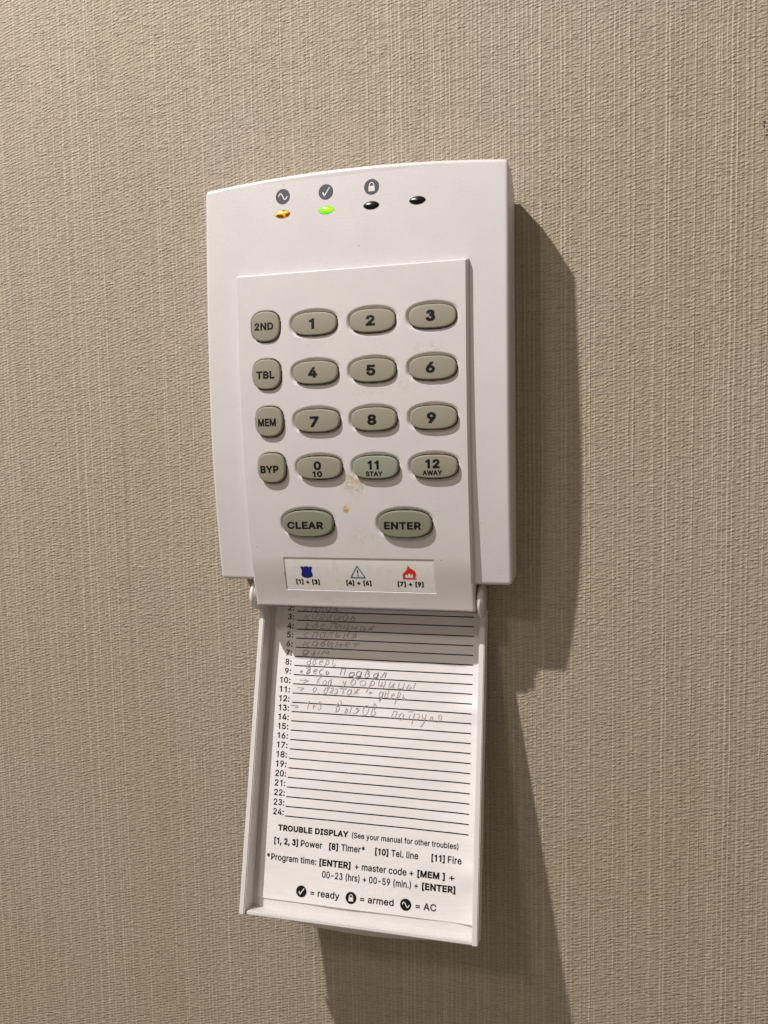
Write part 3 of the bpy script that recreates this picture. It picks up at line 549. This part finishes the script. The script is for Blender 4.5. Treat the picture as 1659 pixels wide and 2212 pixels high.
def sym_ac(cx_, cz_, r, w):
    return stroke_geo([(cx_ + r * 0.62 * (t * 2 - 1), cz_ + r * 0.40 * math.sin(2 * math.pi * t)) for t in np.linspace(-0.0, 1.0, 22)], w)
def sym_check(cx_, cz_, r, w):
    return merge_geo([stroke_geo([(cx_ - .45 * r, cz_ - .02 * r), (cx_ - .18 * r, cz_ - .50 * r)], w * 1.35), stroke_geo([(cx_ - .22 * r, cz_ - .52 * r), (cx_ + .1 * r, cz_ - 0.02 * r), (cx_ + .50 * r, cz_ + .55 * r)], w * 1.05)])
def sym_lock(cx_, cz_, r, w):
    b = poly_geo([(cx_ - .42 * r, cz_ - .55 * r), (cx_ + .42 * r, cz_ - .55 * r), (cx_ + .40 * r, cz_ + .12 * r), (cx_ - .40 * r, cz_ + .12 * r)])
    s_ = stroke_geo([(cx_ + .30 * r * math.cos(t), cz_ + .14 * r + .42 * r * math.sin(t)) for t in np.linspace(0, math.pi, 12)], w * .8)
    return merge_geo([b, s_])

def slice_geo(v2, fs, step):
    """cut flat print into horizontal slices so that it can follow a curved surface"""
    bm = bmesh.new(); vv = [bm.verts.new((x, z, 0)) for x, z in v2]
    for f in fs:
        try: bm.faces.new([vv[i] for i in f])
        except ValueError: pass
    zs = [z for x, z in v2]; z_ = min(zs) + step / 2
    while z_ < max(zs):
        bmesh.ops.bisect_plane(bm, geom=bm.verts[:] + bm.edges[:] + bm.faces[:], plane_co=(0, z_, 0), plane_no=(0, 1, 0)); z_ += step
    bm.verts.index_update()
    out = [(v_.co.x, v_.co.y) for v_ in bm.verts]; of = [tuple(v_.index for v_ in f.verts) for f in bm.faces]
    bm.free(); return out, of

# ------------------------------------------------------------------ keys
def key_height(k, x, z):
    ax = abs(x - k['x']) / k['a']; az = abs(z - k['z']) / k['b']
    f = (ax ** k['e'] + az ** k['e']) ** (1 / k['e'])
    t_ = (z - k['z']) / k['b']
    hk, tilt = (1.22, 0.08) if k['kind'] == 'oval' else (1.18, 0.06)
    if k['b'] > 3 and k['kind'] == 'oval': hk, tilt = 1.12, 0.26
    hk -= 0.62 * float(np.clip((k['z'] - 26) / 40, 0, 1))          # upper keys stand out less
    body_ = hk - 0.13 * t_ * t_ - tilt * t_ - 0.16 * ax * ax
    return panel_surf(k['x'], k['z']) + (z - k['z']) * (prof(k['z'] + .5) - prof(k['z'] - .5)) + body_ - 0.16 * max(0, f - 0.94) ** 2 / 0.0036

def build_key(k):
    n = 72; rings = [0.0, .3, .55, .75, .88, .94, .96, .98, .992, 1.0]
    verts = []; faces = []
    def outline(t):
        c, s_ = math.cos(t), math.sin(t); e = 2 / k['e']
        return math.copysign(abs(c) ** e, c) * k['a'], math.copysign(abs(s_) ** e, s_) * k['b']
    ol = [outline(2 * math.pi * i / n) for i in range(n)]
    verts.append(V(k['x'], key_height(k, k['x'], k['z']), k['z']))
    for r in rings[1:]:
        for (ox, oz) in ol:
            x, z = k['x'] + ox * r, k['z'] + oz * r
            d = key_height(k, x, z)
            verts.append(V(x, d, z))
    for g, dd in ((1.006, 0.30), (1.008, 4.2)):
        for (ox, oz) in ol:
            x, z = k['x'] + ox * g, k['z'] + oz * g
            verts.append(V(x, key_height(k, k['x'] + ox, k['z'] + oz) - dd, z))
    R_ = len(rings) - 1 + 2
    faces += [(0, 1 + i, 1 + (i + 1) % n) for i in range(n)]
    for j in range(R_ - 1):
        faces += [(1 + j * n + i, 1 + (j + 1) * n + i, 1 + (j + 1) * n + (i + 1) % n, 1 + j * n + (i + 1) % n) for i in range(n)]
    return mesh_obj("key", verts, faces, k['mat'], pad)

LEG = {'2ND': [('2ND', -24.0, -19.06, 62.85, 1.80)], 'TBL': [('TBL', -23.7, -18.95, 51.0, 1.85)], 'MEM': [('MEM', -23.61, -18.88, 39.35, 1.9)], 'BYP': [('BYP', -23.49, -18.64, 27.78, 1.85)],
       '1': [('1', -9.75, -8.45, 62.47, 2.5)], '2': [('2', 4.48, 6.72, 62.40, 2.5)], '3': [('3', 18.98, 21.2, 62.68, 2.6)],
       '4': [('4', -10.16, -7.9, 50.77, 2.5)], '5': [('5', 4.47, 6.73, 50.70, 2.55)], '6': [('6', 18.87, 21.08, 50.72, 2.55)],
       '7': [('7', -10.03, -7.75, 38.91, 2.55)], '8': [('8', 4.5, 6.76, 39.0, 2.5)], '9': [('9', 19.0, 21.2, 39.09, 2.5)],
       '0': [('0', -9.42, -7.5, 28.42, 2.1), ('10', -9.78, -7.33, 26.74, 1.38)],
       '11': [('11', 4.28, 7.05, 28.37, 2.15), ('STAY', 3.76, 7.9, 26.79, 1.14)],
       '12': [('12', 18.43, 21.86, 28.48, 2.15), ('AWAY', 17.72, 22.37, 26.88, 1.14)],
       'CLEAR': [('CLEAR', -17.21, -7.75, 13.82, 1.8)], 'ENTER': [('ENTER', 7.76, 16.9, 13.86, 1.8)]}
desc = {'small': 'small rounded beige key printed ', 'oval': 'oval beige key printed '}
for k in keys:
    o = build_key(k)
    nm = {'0': '0 over 10', '11': '11 STAY', '12': '12 AWAY'}.get(k['t'], k['t'])
    o['label'] = ('wide grey-green key printed ' if k['mat'] == M_keyg else 'oval greenish key printed ' if k['mat'] == M_keys else desc[k['kind']]) + nm
    gs = [text_geo(t, x0, x1, b, c, 0.040 if t in '0123456789' or t in ('11', '12', '10') else 0.034) for t, x0, x1, b, c in LEG[k['t']]]
    v2, fs = slice_geo(*merge_geo(gs), 0.3)
    conform("legend", v2, fs, lambda x, z, k=k: (x, key_height(k, x, z) + 0.035, z), M_inkw if k['t'] in ('2ND', '2', '4', 'MEM') else M_ink, o)

# ------------------------------------------------------------------ indicator lights and status icons
def lens(cx_, cz_, mat, label):
    a, b = 1.93, 0.93; n = 40; verts = []; faces = []
    def ol(t):
        c, s_ = math.cos(t), math.sin(t)
        return a * c, b * math.copysign(abs(s_) ** 1.25, s_)
    rings = (1.0, .93, .8, .6, .35)
    for r in rings:
        for i in range(n):
            ox, oz = ol(2 * math.pi * i / n); x = cx_ + ox * r; z = cz_ + oz * r + 0.05 * ox * 0
            verts.append(V(x, prof(z) + 0.03 + 0.32 * (1 - r * r), z))
    verts.append(V(cx_, prof(cz_) + 0.36, cz_)); c0 = len(verts) - 1
    for j in range(len(rings) - 1):
        faces += [(j * n + i, j * n + (i + 1) % n, (j + 1) * n + (i + 1) % n, (j + 1) * n + i) for i in range(n)]
    j = len(rings) - 1; faces += [(j * n + i, j * n + (i + 1) % n, c0) for i in range(n)]
    b0 = len(verts)
    for i in range(n):
        ox, oz = ol(2 * math.pi * i / n); z = cz_ + oz; verts.append(V(cx_ + ox, prof(z) - 0.6, z))
    faces += [(i, b0 + i, b0 + (i + 1) % n, (i + 1) % n) for i in range(n)]
    o = mesh_obj("indicator_light", verts, faces, mat, pad); o['label'] = label
    # dark seam round the lens
    st = stroke_geo([(cx_ + ol(t)[0] * 1.02, cz_ + ol(t)[1] * 1.03) for t in np.linspace(0, 2 * math.pi, 41)], 0.10)
    conform("socket_rim", st[0], st[1], lambda x, z: (x, prof(z) + 0.03, z), M_seam, o)
M_seam = simple("dark_socket_gap", (0.10, 0.07, 0.04), 0.6, 0.2)
lens(-17.2, 91.15, M_amber, 'glowing amber indicator light')
lens(-5.95, 91.18, M_green, 'glowing green indicator light')
lens(5.45, 91.2, M_dark, 'unlit black indicator light under the padlock symbol')
lens(16.7, 91.32, M_dark, 'unlit black indicator light without a symbol')
on_body = lambda lift: (lambda x, z: (x, prof(z) + lift, z))
for cx_, cz_, sf, lb in ((-17.05, 95.42, sym_ac, 'grey disc with white sine wave'), (-5.93, 95.47, sym_check, 'grey disc with white tick'), (5.55, 95.55, sym_lock, 'grey disc with white padlock')):
    g = disc_geo(cx_, cz_, 1.86); o = conform("status_icon", *g, on_body(0.025), M_icon, pad); o['label'] = lb
    conform("symbol", *sf(cx_, cz_, 1.86, 0.27), on_body(0.05), M_sym, o)

# ------------------------------------------------------------------ label strip with shield, warning triangle and flame
on_lab = lambda lift: (lambda x, z: (x, panel_surf(x, z) - 0.30 + lift, z))
def label_strip():
    x0, x1, z0, z1 = -19.22, 19.37, -2.08, 6.12
    nx_, nz_ = 24, 8; vs = [(x0 + (x1 - x0) * i / nx_, z0 + (z1 - z0) * j / nz_) for j in range(nz_ + 1) for i in range(nx_ + 1)]
    fs = [(j * (nx_ + 1) + i, j * (nx_ + 1) + i + 1, (j + 1) * (nx_ + 1) + i + 1, (j + 1) * (nx_ + 1) + i) for j in range(nz_) for i in range(nx_)]
    o = conform("label_strip", vs, fs, on_lab(0.14), M_label, pad); o['label'] = 'glossy white label with shield, warning triangle and flame'
    L = on_lab(0.18); L2 = on_lab(0.21)
    cx_, cz_ = -13.48, 2.55; a, b = 1.62, 1.55
    right = [(0, 1.02), (.20, .98), (.45, .86), (.62, .93), (.80, 1.0), (1.0, .80), (.90, .60), (.80, .40), (.80, .10), (.90, -.20), (.95, -.50), (.80, -.78), (.50, -.92), (.2, -.96), (0, -1.05)]
    pts = [(cx_ + a * x, cz_ + b * z) for x, z in right] + [(cx_ - a * x, cz_ + b * z) for x, z in right[-2:0:-1]]
    conform("shield_icon", *poly_geo(pts), L, M_blue, o)
    A, B, C = (-0.05, 4.36), (-1.86, 1.36), (1.82, 1.36)
    def inset(p, q): return p
    tri = merge_geo([stroke_geo([A, B], .27), stroke_geo([B, C], .27), stroke_geo([C, A], .27), disc_geo(*A, .13, 10), disc_geo(*B, .13, 10), disc_geo(*C, .13, 10)])
    t_ = conform("warning_triangle_icon", *tri, L, M_teal, o)
    ex = merge_geo([poly_geo([(-.20, 3.45), (.12, 3.45), (.04, 2.22), (-.10, 2.22)]), disc_geo(-.03, 1.86, .16, 12)])
    conform("exclamation_mark", *ex, L2, M_blue, o)
    fx = lambda x, z: (13.12 + x, 1.22 + z)
    fl = [(-1.72, 0), (1.75, 0), (1.75, .22), (1.30, .30), (1.62, .75), (1.72, 1.25), (1.60, 1.80), (1.42, 2.20), (1.30, 1.85), (1.12, 1.55), (1.05, 2.05), (.82, 2.62), (.72, 2.15), (.50, 1.85),
          (.42, 2.30), (.30, 2.85), (.02, 3.30), (-.28, 3.72), (-.30, 3.20), (-.42, 2.75), (-.70, 2.25), (-.98, 1.95), (-1.35, 1.65), (-1.62, 1.25), (-1.70, .80), (-1.55, .35), (-1.72, .22)]
    conform("flame_icon", *poly_geo([fx(*p_) for p_ in fl]), L, M_red, o)
    inner = [(-1.05, .38), (-.95, .95), (-.62, 1.25), (-.45, .95), (-.28, 1.15), (.05, 1.62), (.22, 1.25), (.42, .95), (.62, 1.28), (.78, 1.42), (.92, 1.0), (.95, .38)]
    conform("flame_core", *poly_geo([fx(*p_) for p_ in inner]), L2, M_label, o)
    for t, x0, x1 in (('[1] + [3]', -16.66, -10.34), ('[4] + [6]', -3.28, 3.25), ('[7] + [9]', 9.98, 16.55)):
        put_text("legend", t, x0, x1, -0.62, 1.22, L, M_ink, o, 0.040)
label_strip()

# ------------------------------------------------------------------ door (cover) hanging open: frame coordinates x, s (down the door), o (out of its plane)
T0 = np.array([5.64, -8.3]); AX = np.array([0.24496302, -0.96953242]); NX = np.array([0.96953242, 0.24496302])
def DP(x, s, o): d, z = T0 + AX * s + NX * o; return (x, d, z)
def dbox(bm, x0, x1, s0, s1, o0, o1):
    co = [(x, s, o) for x in (x0, x1) for s in (s0, s1) for o in (o0, o1)]
    vs = [bm.verts.new(V(*DP(*c))) for c in co]
    for f in ((0, 1, 3, 2), (4, 6, 7, 5), (0, 4, 5, 1), (2, 3, 7, 6), (0, 2, 6, 4), (1, 5, 7, 3)): bm.faces.new([vs[i] for i in f])
def finish(name, bm, mat, parent, bev=0.22, seg=2):
    bmesh.ops.recalc_face_normals(bm, faces=bm.faces)
    if bev: bmesh.ops.bevel(bm, geom=bm.edges[:], offset=bev * U, segments=seg, affect='EDGES')
    me = bpy.data.meshes.new(name); bm.to_mesh(me); bm.free(); me.materials.append(mat)
    o = bpy.data.objects.new(name, me); COL.objects.link(o); o.parent = parent; return o
S1 = 78.35
def door_shell():
    # bowed outer shell with the flat inner floor
    nx_, ns = 40, 40; verts = []; faces = []
    xs = np.linspace(-30.45, 30.45, nx_ + 1); ss = np.linspace(-0.6, S1, ns + 1)
    for s in ss:
        for x in xs: verts.append(V(*DP(x, s, -5.5)))
    off = len(verts)
    for s in ss:
        for x in xs:
            bow = (0.35 + 2.0 * sstep(s / 40)) * (1 - (abs(x) / 30.45) ** 2.4) + 0.5 * min(1, s / 8)
            X_, d, z = DP(x, s + (0.0), -5.5 - bow)
            verts.append(V(X_, max(d, 0.06), z))
    w = nx_ + 1
    for j in range(ns):
        for i in range(nx_):
            faces.append((j * w + i, j * w + i + 1, (j + 1) * w + i + 1, (j + 1) * w + i))
            faces.append((off + j * w + i, off + (j + 1) * w + i, off + (j + 1) * w + i + 1, off + j * w + i + 1))
    for i in range(nx_): faces.append((ns * w + i, ns * w + i + 1, off + ns * w + i + 1, off + ns * w + i)); faces.append((i, off + i, off + i + 1, i + 1))
    for j in range(ns):
        faces.append((j * w, (j + 1) * w, off + (j + 1) * w, off + j * w)); faces.append((j * w + nx_, off + j * w + nx_, off + (j + 1) * w + nx_, (j + 1) * w + nx_))
    o = mesh_obj("door", verts, faces, M_door, pad, smooth=False)
    o['label'] = 'white tray-like cover hanging open below the keys'
    return o
door = door_shell()
for sx in (-1, 1):
    bm = bmesh.new(); xs = sorted((sx * 29.05, sx * 30.5)); dbox(bm, xs[0], xs[1], -1.0, S1 - 0.1, -5.7, 0.0)
    finish("side_rim", bm, M_door, door)
    # hinge ear: flattened disc standing on the top end of the rim
    bm = bmesh.new(); n = 40; ring = []
    for i in range(n):
        a_ = 2 * math.pi * i / n; ring.append((7.0 + 5.6 * math.cos(a_), -4.6 + 4.3 * math.sin(a_)))
    x_in, x_out = sx * 29.25, sx * 30.55
    va = [bm.verts.new(V(x_in, max(d, .3), z)) for d, z in ring]; vb = [bm.verts.new(V(x_out, max(d, .3), z)) for d, z in ring]
    fa = bm.faces.new(va); fb = bm.faces.new(vb[::-1])
    for i in range(n): bm.faces.new((va[i], va[(i + 1) % n], vb[(i + 1) % n], vb[i]))
    bmesh.ops.recalc_face_normals(bm, faces=bm.faces)
    rim_e = [e_ for e_ in bm.edges if any(f in (fa, fb) for f in e_.link_faces)]
    bmesh.ops.bevel(bm, geom=rim_e, offset=0.3 * U, segments=3, affect='EDGES')
    me = bpy.data.meshes.new("hinge_ear"); bm.to_mesh(me); bm.free(); me.materials.append(M_door)
    me.polygons.foreach_set('use_smooth', [True] * len(me.polygons))
    o = bpy.data.objects.new("hinge_ear", me); COL.objects.link(o); o.parent = door
bm = bmesh.new(); dbox(bm, -29.1, 29.1, S1 - 1.0, S1, -5.7, -0.9); finish("bottom_rim", bm, M_door, door, 0.2)

def lip():
    n = 48; verts = []; faces = []
    rows_ = ((0.0, -0.95), (0.25, -3.0), (0.75, -5.6), (1.0, -8.0), (0.98, -8.6), (0.0, -8.4))
    for q, off_ in rows_:
        for i in range(n + 1):
            x = -30.2 + 60.4 * i / n; b_ = 3.5 * (1 - (abs(x) / 30.3) ** 2)
            verts.append(V(*DP(x, S1 - 0.05 + b_ * q, off_)))
    w = n + 1
    for j in range(len(rows_) - 1):
        for i in range(n): faces.append((j * w + i, j * w + i + 1, (j + 1) * w + i + 1, (j + 1) * w + i))
    mesh_obj("bottom_lip", verts, faces, M_door, door)
lip()

# ------------------------------------------------------------------ paper card lying in the door
card = bpy.data.objects.new("instruction_card", None); COL.objects.link(card)
card['label'] = 'white printed zone list card with pencil notes, lying in the open cover'
card['category'] = 'paper card'
card.location = W3(*DP(0, 75.2, -5.4)); bpy.context.view_layer.update()
inv_card = card.location.copy()
def paper_o(x, s):
    # slight waviness; right border lifts towards the rim
    w_ = 0.17 * math.sin(x * 0.11 + s * 0.07) * math.sin(s * 0.13 + 1.0) + 0.07 * math.sin(x * 0.31 - s * 0.21)
    lift = 0.9 * max(0.0, (x - 22.0) / 6.6) ** 2 * (0.35 + 0.65 * (0.5 + 0.5 * math.sin(s * 0.16 + 0.5)))
    lift += 0.5 * math.exp(-((x - 27) / 4.0) ** 2 - ((s - 24.5) / 2.5) ** 2) + 0.6 * math.exp(-((x - 27.5) / 3.0) ** 2 - ((s - 64) / 3.0) ** 2)
    return -5.30 + 0.12 + w_ + lift
def on_card(lift):
    def f(x, s): return DP(x, s, paper_o(x, s) + lift)
    return f
def card_mesh(name, v2, fs, fn, mat, parent, smooth=False):
    vs = [Vector(V(*fn(x, s))) - inv_card for x, s in v2]
    return mesh_obj(name, vs, fs, mat, parent, smooth)
nx_, ns = 90, 110
pv = []; 
for j in range(ns + 1):
    for i in range(nx_ + 1):
        pv.append((-27.9 + 56.5 * i / nx_, -0.2 + 75.35 * j / ns))
pfc = [(j * (nx_ + 1) + i, j * (nx_ + 1) + i + 1, (j + 1) * (nx_ + 1) + i + 1, (j + 1) * (nx_ + 1) + i) for j in range(ns) for i in range(nx_)]
sheet = card_mesh("sheet", pv, pfc, on_card(0.0), M_paper, card, True)
# card text is laid out in (x, s) with s pointing down: mirror z
def ctext(text, x0, x1, base, cap, bold=0.0, name="printed_text", mat=None):
    v2, fs = text_geo(text, x0, x1, 0.0, cap, bold)
    # cut long glyph triangles by sampling is not needed: the sheet bends only slightly
    v2 = [(x, base - z) for x, z in v2]
    return card_mesh(name, v2, [f[::-1] for f in fs], on_card(0.05), mat or M_print, sheet)
for n_ in range(2, 25):
    s_ = 0.95 + (n_ - 2) * 2.4275
    xl = -21.45 + 0.35 * math.exp(-(n_ - 2) / 3.0) * -1
    pts = [(x, s_ + 0.02 * (x + 21) / 48) for x in np.linspace(xl, 27.02, 60)]
    v2, fs = stroke_geo(pts, 0.265); card_mesh("ruled_line", v2, fs, on_card(0.05), M_print, sheet)
    t = "%d:" % n_
    xr_ = -22.62 + (0.75 * (n_ - 2) / 22.0)
    x1_ = xr_ + 0.0; wdt = 1.72 if n_ < 10 else 3.0
    ctext(t, x1_ - wdt, x1_, s_ - 0.10, 1.60, 0.016, "line_number")
B_, N_ = 0.036, 0.015
def row(base, cap, items):
    for txt, x0, x1, bold in items: ctext(txt, x0, x1, base, cap, B_ if bold else N_)
row(58.12, 1.50, (("TROUBLE DISPLAY", -23.2, -4.05, 1),))
row(58.10, 1.38, (("(See your manual for other troubles)", -3.07, 24.56, 0),))
row(61.50, 1.62, (("[1, 2, 3]", -24.1, -17.45, 1), ("Power", -16.68, -10.86, 0), ("[8]", -9.0, -6.6, 1), ("Timer*", -5.75, 0.5, 0), ("[10]", 3.27, 6.74, 1), ("Tel. line", 7.5, 14.41, 0), ("[11]", 17.8, 21.2, 1), ("Fire", 21.97, 25.45, 0)))
row(65.62, 1.62, (("*Program time:", -25.87, -12.2, 0), ("[ENTER]", -11.37, -3.01, 1), ("+ master code +", -1.88, 13.41, 0), ("[MEM ]", 14.38, 21.34, 1), ("+", 22.4, 23.75, 0)))
row(68.45, 1.62, (("00-23 (hrs) + 00-59 (min.) +", -10.46, 14.63, 0), ("[ENTER]", 15.67, 24.05, 1)))
row(73.15, 1.62, (("= ready", -13.34, -5.51, 0), ("= armed", -0.04, 8.64, 0), ("= AC", 14.24, 19.42, 0)))
for cx_, sf, lb in ((-15.83, sym_check, 'black disc with white tick'), (-2.44, sym_lock, 'black disc with white padlock'), (11.73, sym_ac, 'black disc with white sine wave')):
    g = disc_geo(cx_, 72.42, 1.43); card_mesh("printed_icon", g[0], [f[::-1] for f in g[1]], on_card(0.05), M_print, sheet)['label'] = lb
    v2, fs = sf(cx_, 0.0, 1.43, 0.22); v2 = [(x, 72.42 - z) for x, z in v2]
    card_mesh("icon_symbol", v2, [f[::-1] for f in fs], on_card(0.08), M_sym, sheet)

# pencil handwriting, drawn as strokes; letters in a box 1 wide, x-height 1
def arc(cx_, cy_, rx, ry, a0, a1, n=10): return [(cx_ + rx * math.cos(math.radians(a0 + (a1 - a0) * i / n)), cy_ + ry * math.sin(math.radians(a0 + (a1 - a0) * i / n))) for i in range(n + 1)]
H = {
 'к': [[(.1, 0), (.15, 1)], [(.75, 1), (.2, .45), (.8, 0)]],
 'о': [arc(.45, .5, .36, .48, 90, 450, 14)],
 'р': [[(.05, -.75), (.18, 1)], arc(.42, .55, .33, .43, 130, -110, 10)],
 'и': [[(.1, 1), (.1, .2), (.3, 0), (.65, .9)], [(.7, 1), (.65, 0), (.85, .1)]],
 'д': [arc(.4, .5, .33, .45, 60, 400, 12), [(.75, .95), (.72, -.3), (.5, -.75), (.25, -.5), (.8, .05)]],
 'а': [arc(.4, .5, .33, .45, 60, 400, 12), [(.74, .95), (.72, .1), (.92, .05)]],
 'г': [[(.1, .85), (.35, 1), (.6, .85), (.25, .15), (.45, 0), (.7, .1)]],
 'с': [arc(.5, .5, .36, .48, 55, 305, 10)],
 'т': [[(.05, .95), (.85, 1)], [(.45, .98), (.4, 0)]],
 'н': [[(.12, 1), (.12, 0)], [(.12, .5), (.7, .55)], [(.72, 1), (.7, 0)]],
 'п': [[(.1, 0), (.15, .95), (.7, 1), (.68, 0)]],
 'л': [[(.05, 0), (.2, .1), (.4, .95), (.65, .9), (.68, 0)]],
 'ь': [[(.15, 1), (.15, .05)], arc(.38, .25, .25, .25, 110, -140, 8)],
 'я': [[(.7, 0), (.68, 1)], arc(.45, .7, .26, .28, 70, 290, 8), [(.45, .42), (.1, 0)]],
 'б': [arc(.4, .42, .3, .4, 90, 450, 12), [(.15, .6), (.25, 1.25), (.75, 1.5)]],
 'е': [[(.12, .5), (.72, .55)], arc(.43, .5, .33, .46, 20, 310, 12)],
 'м': [[(.05, 0), (.2, .95), (.45, .25), (.7, .95), (.78, 0)]],
 'ы': [[(.1, 1), (.1, .05)], arc(.28, .25, .2, .25, 110, -140, 8), [(.8, 1), (.78, 0)]],
 'в': [[(.12, 0), (.15, 1.25)], arc(.33, .95, .25, .3, 110, -80, 8), arc(.36, .32, .3, .33, 90, -120, 8)],
 'у': [[(.1, 1), (.2, .55), (.6, .5)], [(.68, 1), (.6, 0), (.3, -.7), (.1, -.5)]],
 'щ': [[(.05, 1), (.05, .05), (.8, .05), (.8, 1)], [(.42, 1), (.42, .05)], [(.8, .05), (.95, -.25)]],
 'ц': [[(.1, 1), (.1, .05), (.7, .05), (.7, 1)], [(.7, .05), (.85, -.3)]],
 'з': [arc(.35, .72, .25, .28, 150, -70, 8), arc(.38, .22, .3, .28, 80, -150, 8)],
 'ж': [[(.05, 1), (.4, .5), (.05, 0)], [(.42, 1), (.42, 0)], [(.8, 1), (.45, .5), (.85, 0)]],
 'э': [arc(.35, .5, .33, .46, 130, -130, 10), [(.3, .5), (.68, .5)]],
 '0': [arc(.4, .5, .33, .5, 90, 450, 12)], ',': [[(.3, .1), (.2, -.25)]],
 '2': [arc(.4, .75, .28, .3, 160, -30, 8) + [(.1, 0), (.75, .02)]],
 '1': [[(.25, .8), (.5, 1.2), (.45, 0)]], '3': [arc(.35, .85, .25, .3, 150, -70, 8), arc(.38, .25, .3, .33, 80, -150, 8)],
 '+': [[(.1, .5), (.75, .5)], [(.42, .85), (.4, .15)]],
 '>': [[(-.3, .5), (.8, .5)], [(.45, .85), (.85, .5), (.4, .15)]], '.': [arc(.3, .4, .16, .18, 0, 360, 6)], ' ': [],
}
def write(word, px0, px1, srow, xh, mat, wd=0.21, slope=0.0):
    """word between two x positions (mm) with its foot at srow"""
    n = len(word); adv = (px1 - px0) / n; parts = []; rise = random.uniform(-.10, .12)
    for i, ch in enumerate(word):
        for st in H.get(ch, []):
            jx, jz = random.uniform(-.07, .07), random.uniform(-.16, .16) + rise * i / n * 2; sk = random.uniform(.10, .30); big = random.uniform(.80, 1.25)
            dense = []
            for a, b in zip(st[:-1], st[1:]):
                for t in (0, .5): dense.append((a[0] + (b[0] - a[0]) * t, a[1] + (b[1] - a[1]) * t))
            dense.append(st[-1])
            pts = [(px0 + adv * (i + .08 + (x * .86 + jx + sk * y)) + random.uniform(-.012, .012), srow - xh * (y * big + jz) + random.uniform(-.012, .012) + slope * i) for x, y in dense]
            parts.append(stroke_geo(pts, wd * random.uniform(.8, 1.15)))
    v2, fs = merge_geo(parts)
    return card_mesh("handwriting", v2, fs, on_card(0.07), mat, sheet)
px = lambda p_: -21.6 + (p_ - 366) / 23.9
ln = lambda n_: 0.95 + (n_ - 2) * 2.4275
write("гараж", px(400), px(655), ln(2) - .15, 1.4, M_pencil)
write("коридор", px(405), px(768), ln(3) - .35, 1.45, M_pencil)
write("гостинная", px(408), px(892), ln(4) - .45, 1.15, M_pencil)
write("спальня", px(408), px(788), ln(5) - .40, 1.35, M_pencil)
write("кабинет", px(412), px(798), ln(6) - .40, 1.25, M_pencil)
write("дым", px(400), px(608), ln(7) - .75, 1.15, M_pencil)
write("дверь", px(438), px(655), ln(8) - .5, 1.35, M_pencil)
write(".весь", px(400), px(618), ln(9) - .5, 1.3, M_pencild, 0.20)
write("подвал", px(672), px(990), ln(9) - .35, 1.5, M_pencild, 0.20)
write(">", px(412), px(480), ln(10) - .3, 1.5, M_pencil, 0.2)
write("код", px(522), px(630), ln(10) - .35, 1.45, M_pencil)
write("уборщицы", px(675), px(1170), ln(10) - .45, 1.5, M_pencil)
write(">", px(400), px(448), ln(11) - .6, 1.3, M_pencil)
write("0,02", px(498), px(645), ln(11) - .4, 1.35, M_pencil)
write("этаж", px(640), px(810), ln(11) - .45, 1.35, M_pencil)
write("+", px(862), px(905), ln(11) - .6, 1.1, M_pencil)
write("дверь", px(935), px(1120), ln(11) - .1, 1.5, M_pencil)
write(">", px(368), px(418), ln(13) - .8, 1.2, M_pencil)
write("1+3", px(458), px(575), ln(13) - .7, 1.6, M_pencil)
write("вызов", px(650), px(940), ln(13) - .45, 2.1, M_pencil)
write("патруля", px(1015), px(1352), ln(13) + .15, 1.6, M_pencil)

# ------------------------------------------------------------------ render
scene.render.engine = 'CYCLES'
scene.cycles.max_bounces = 6
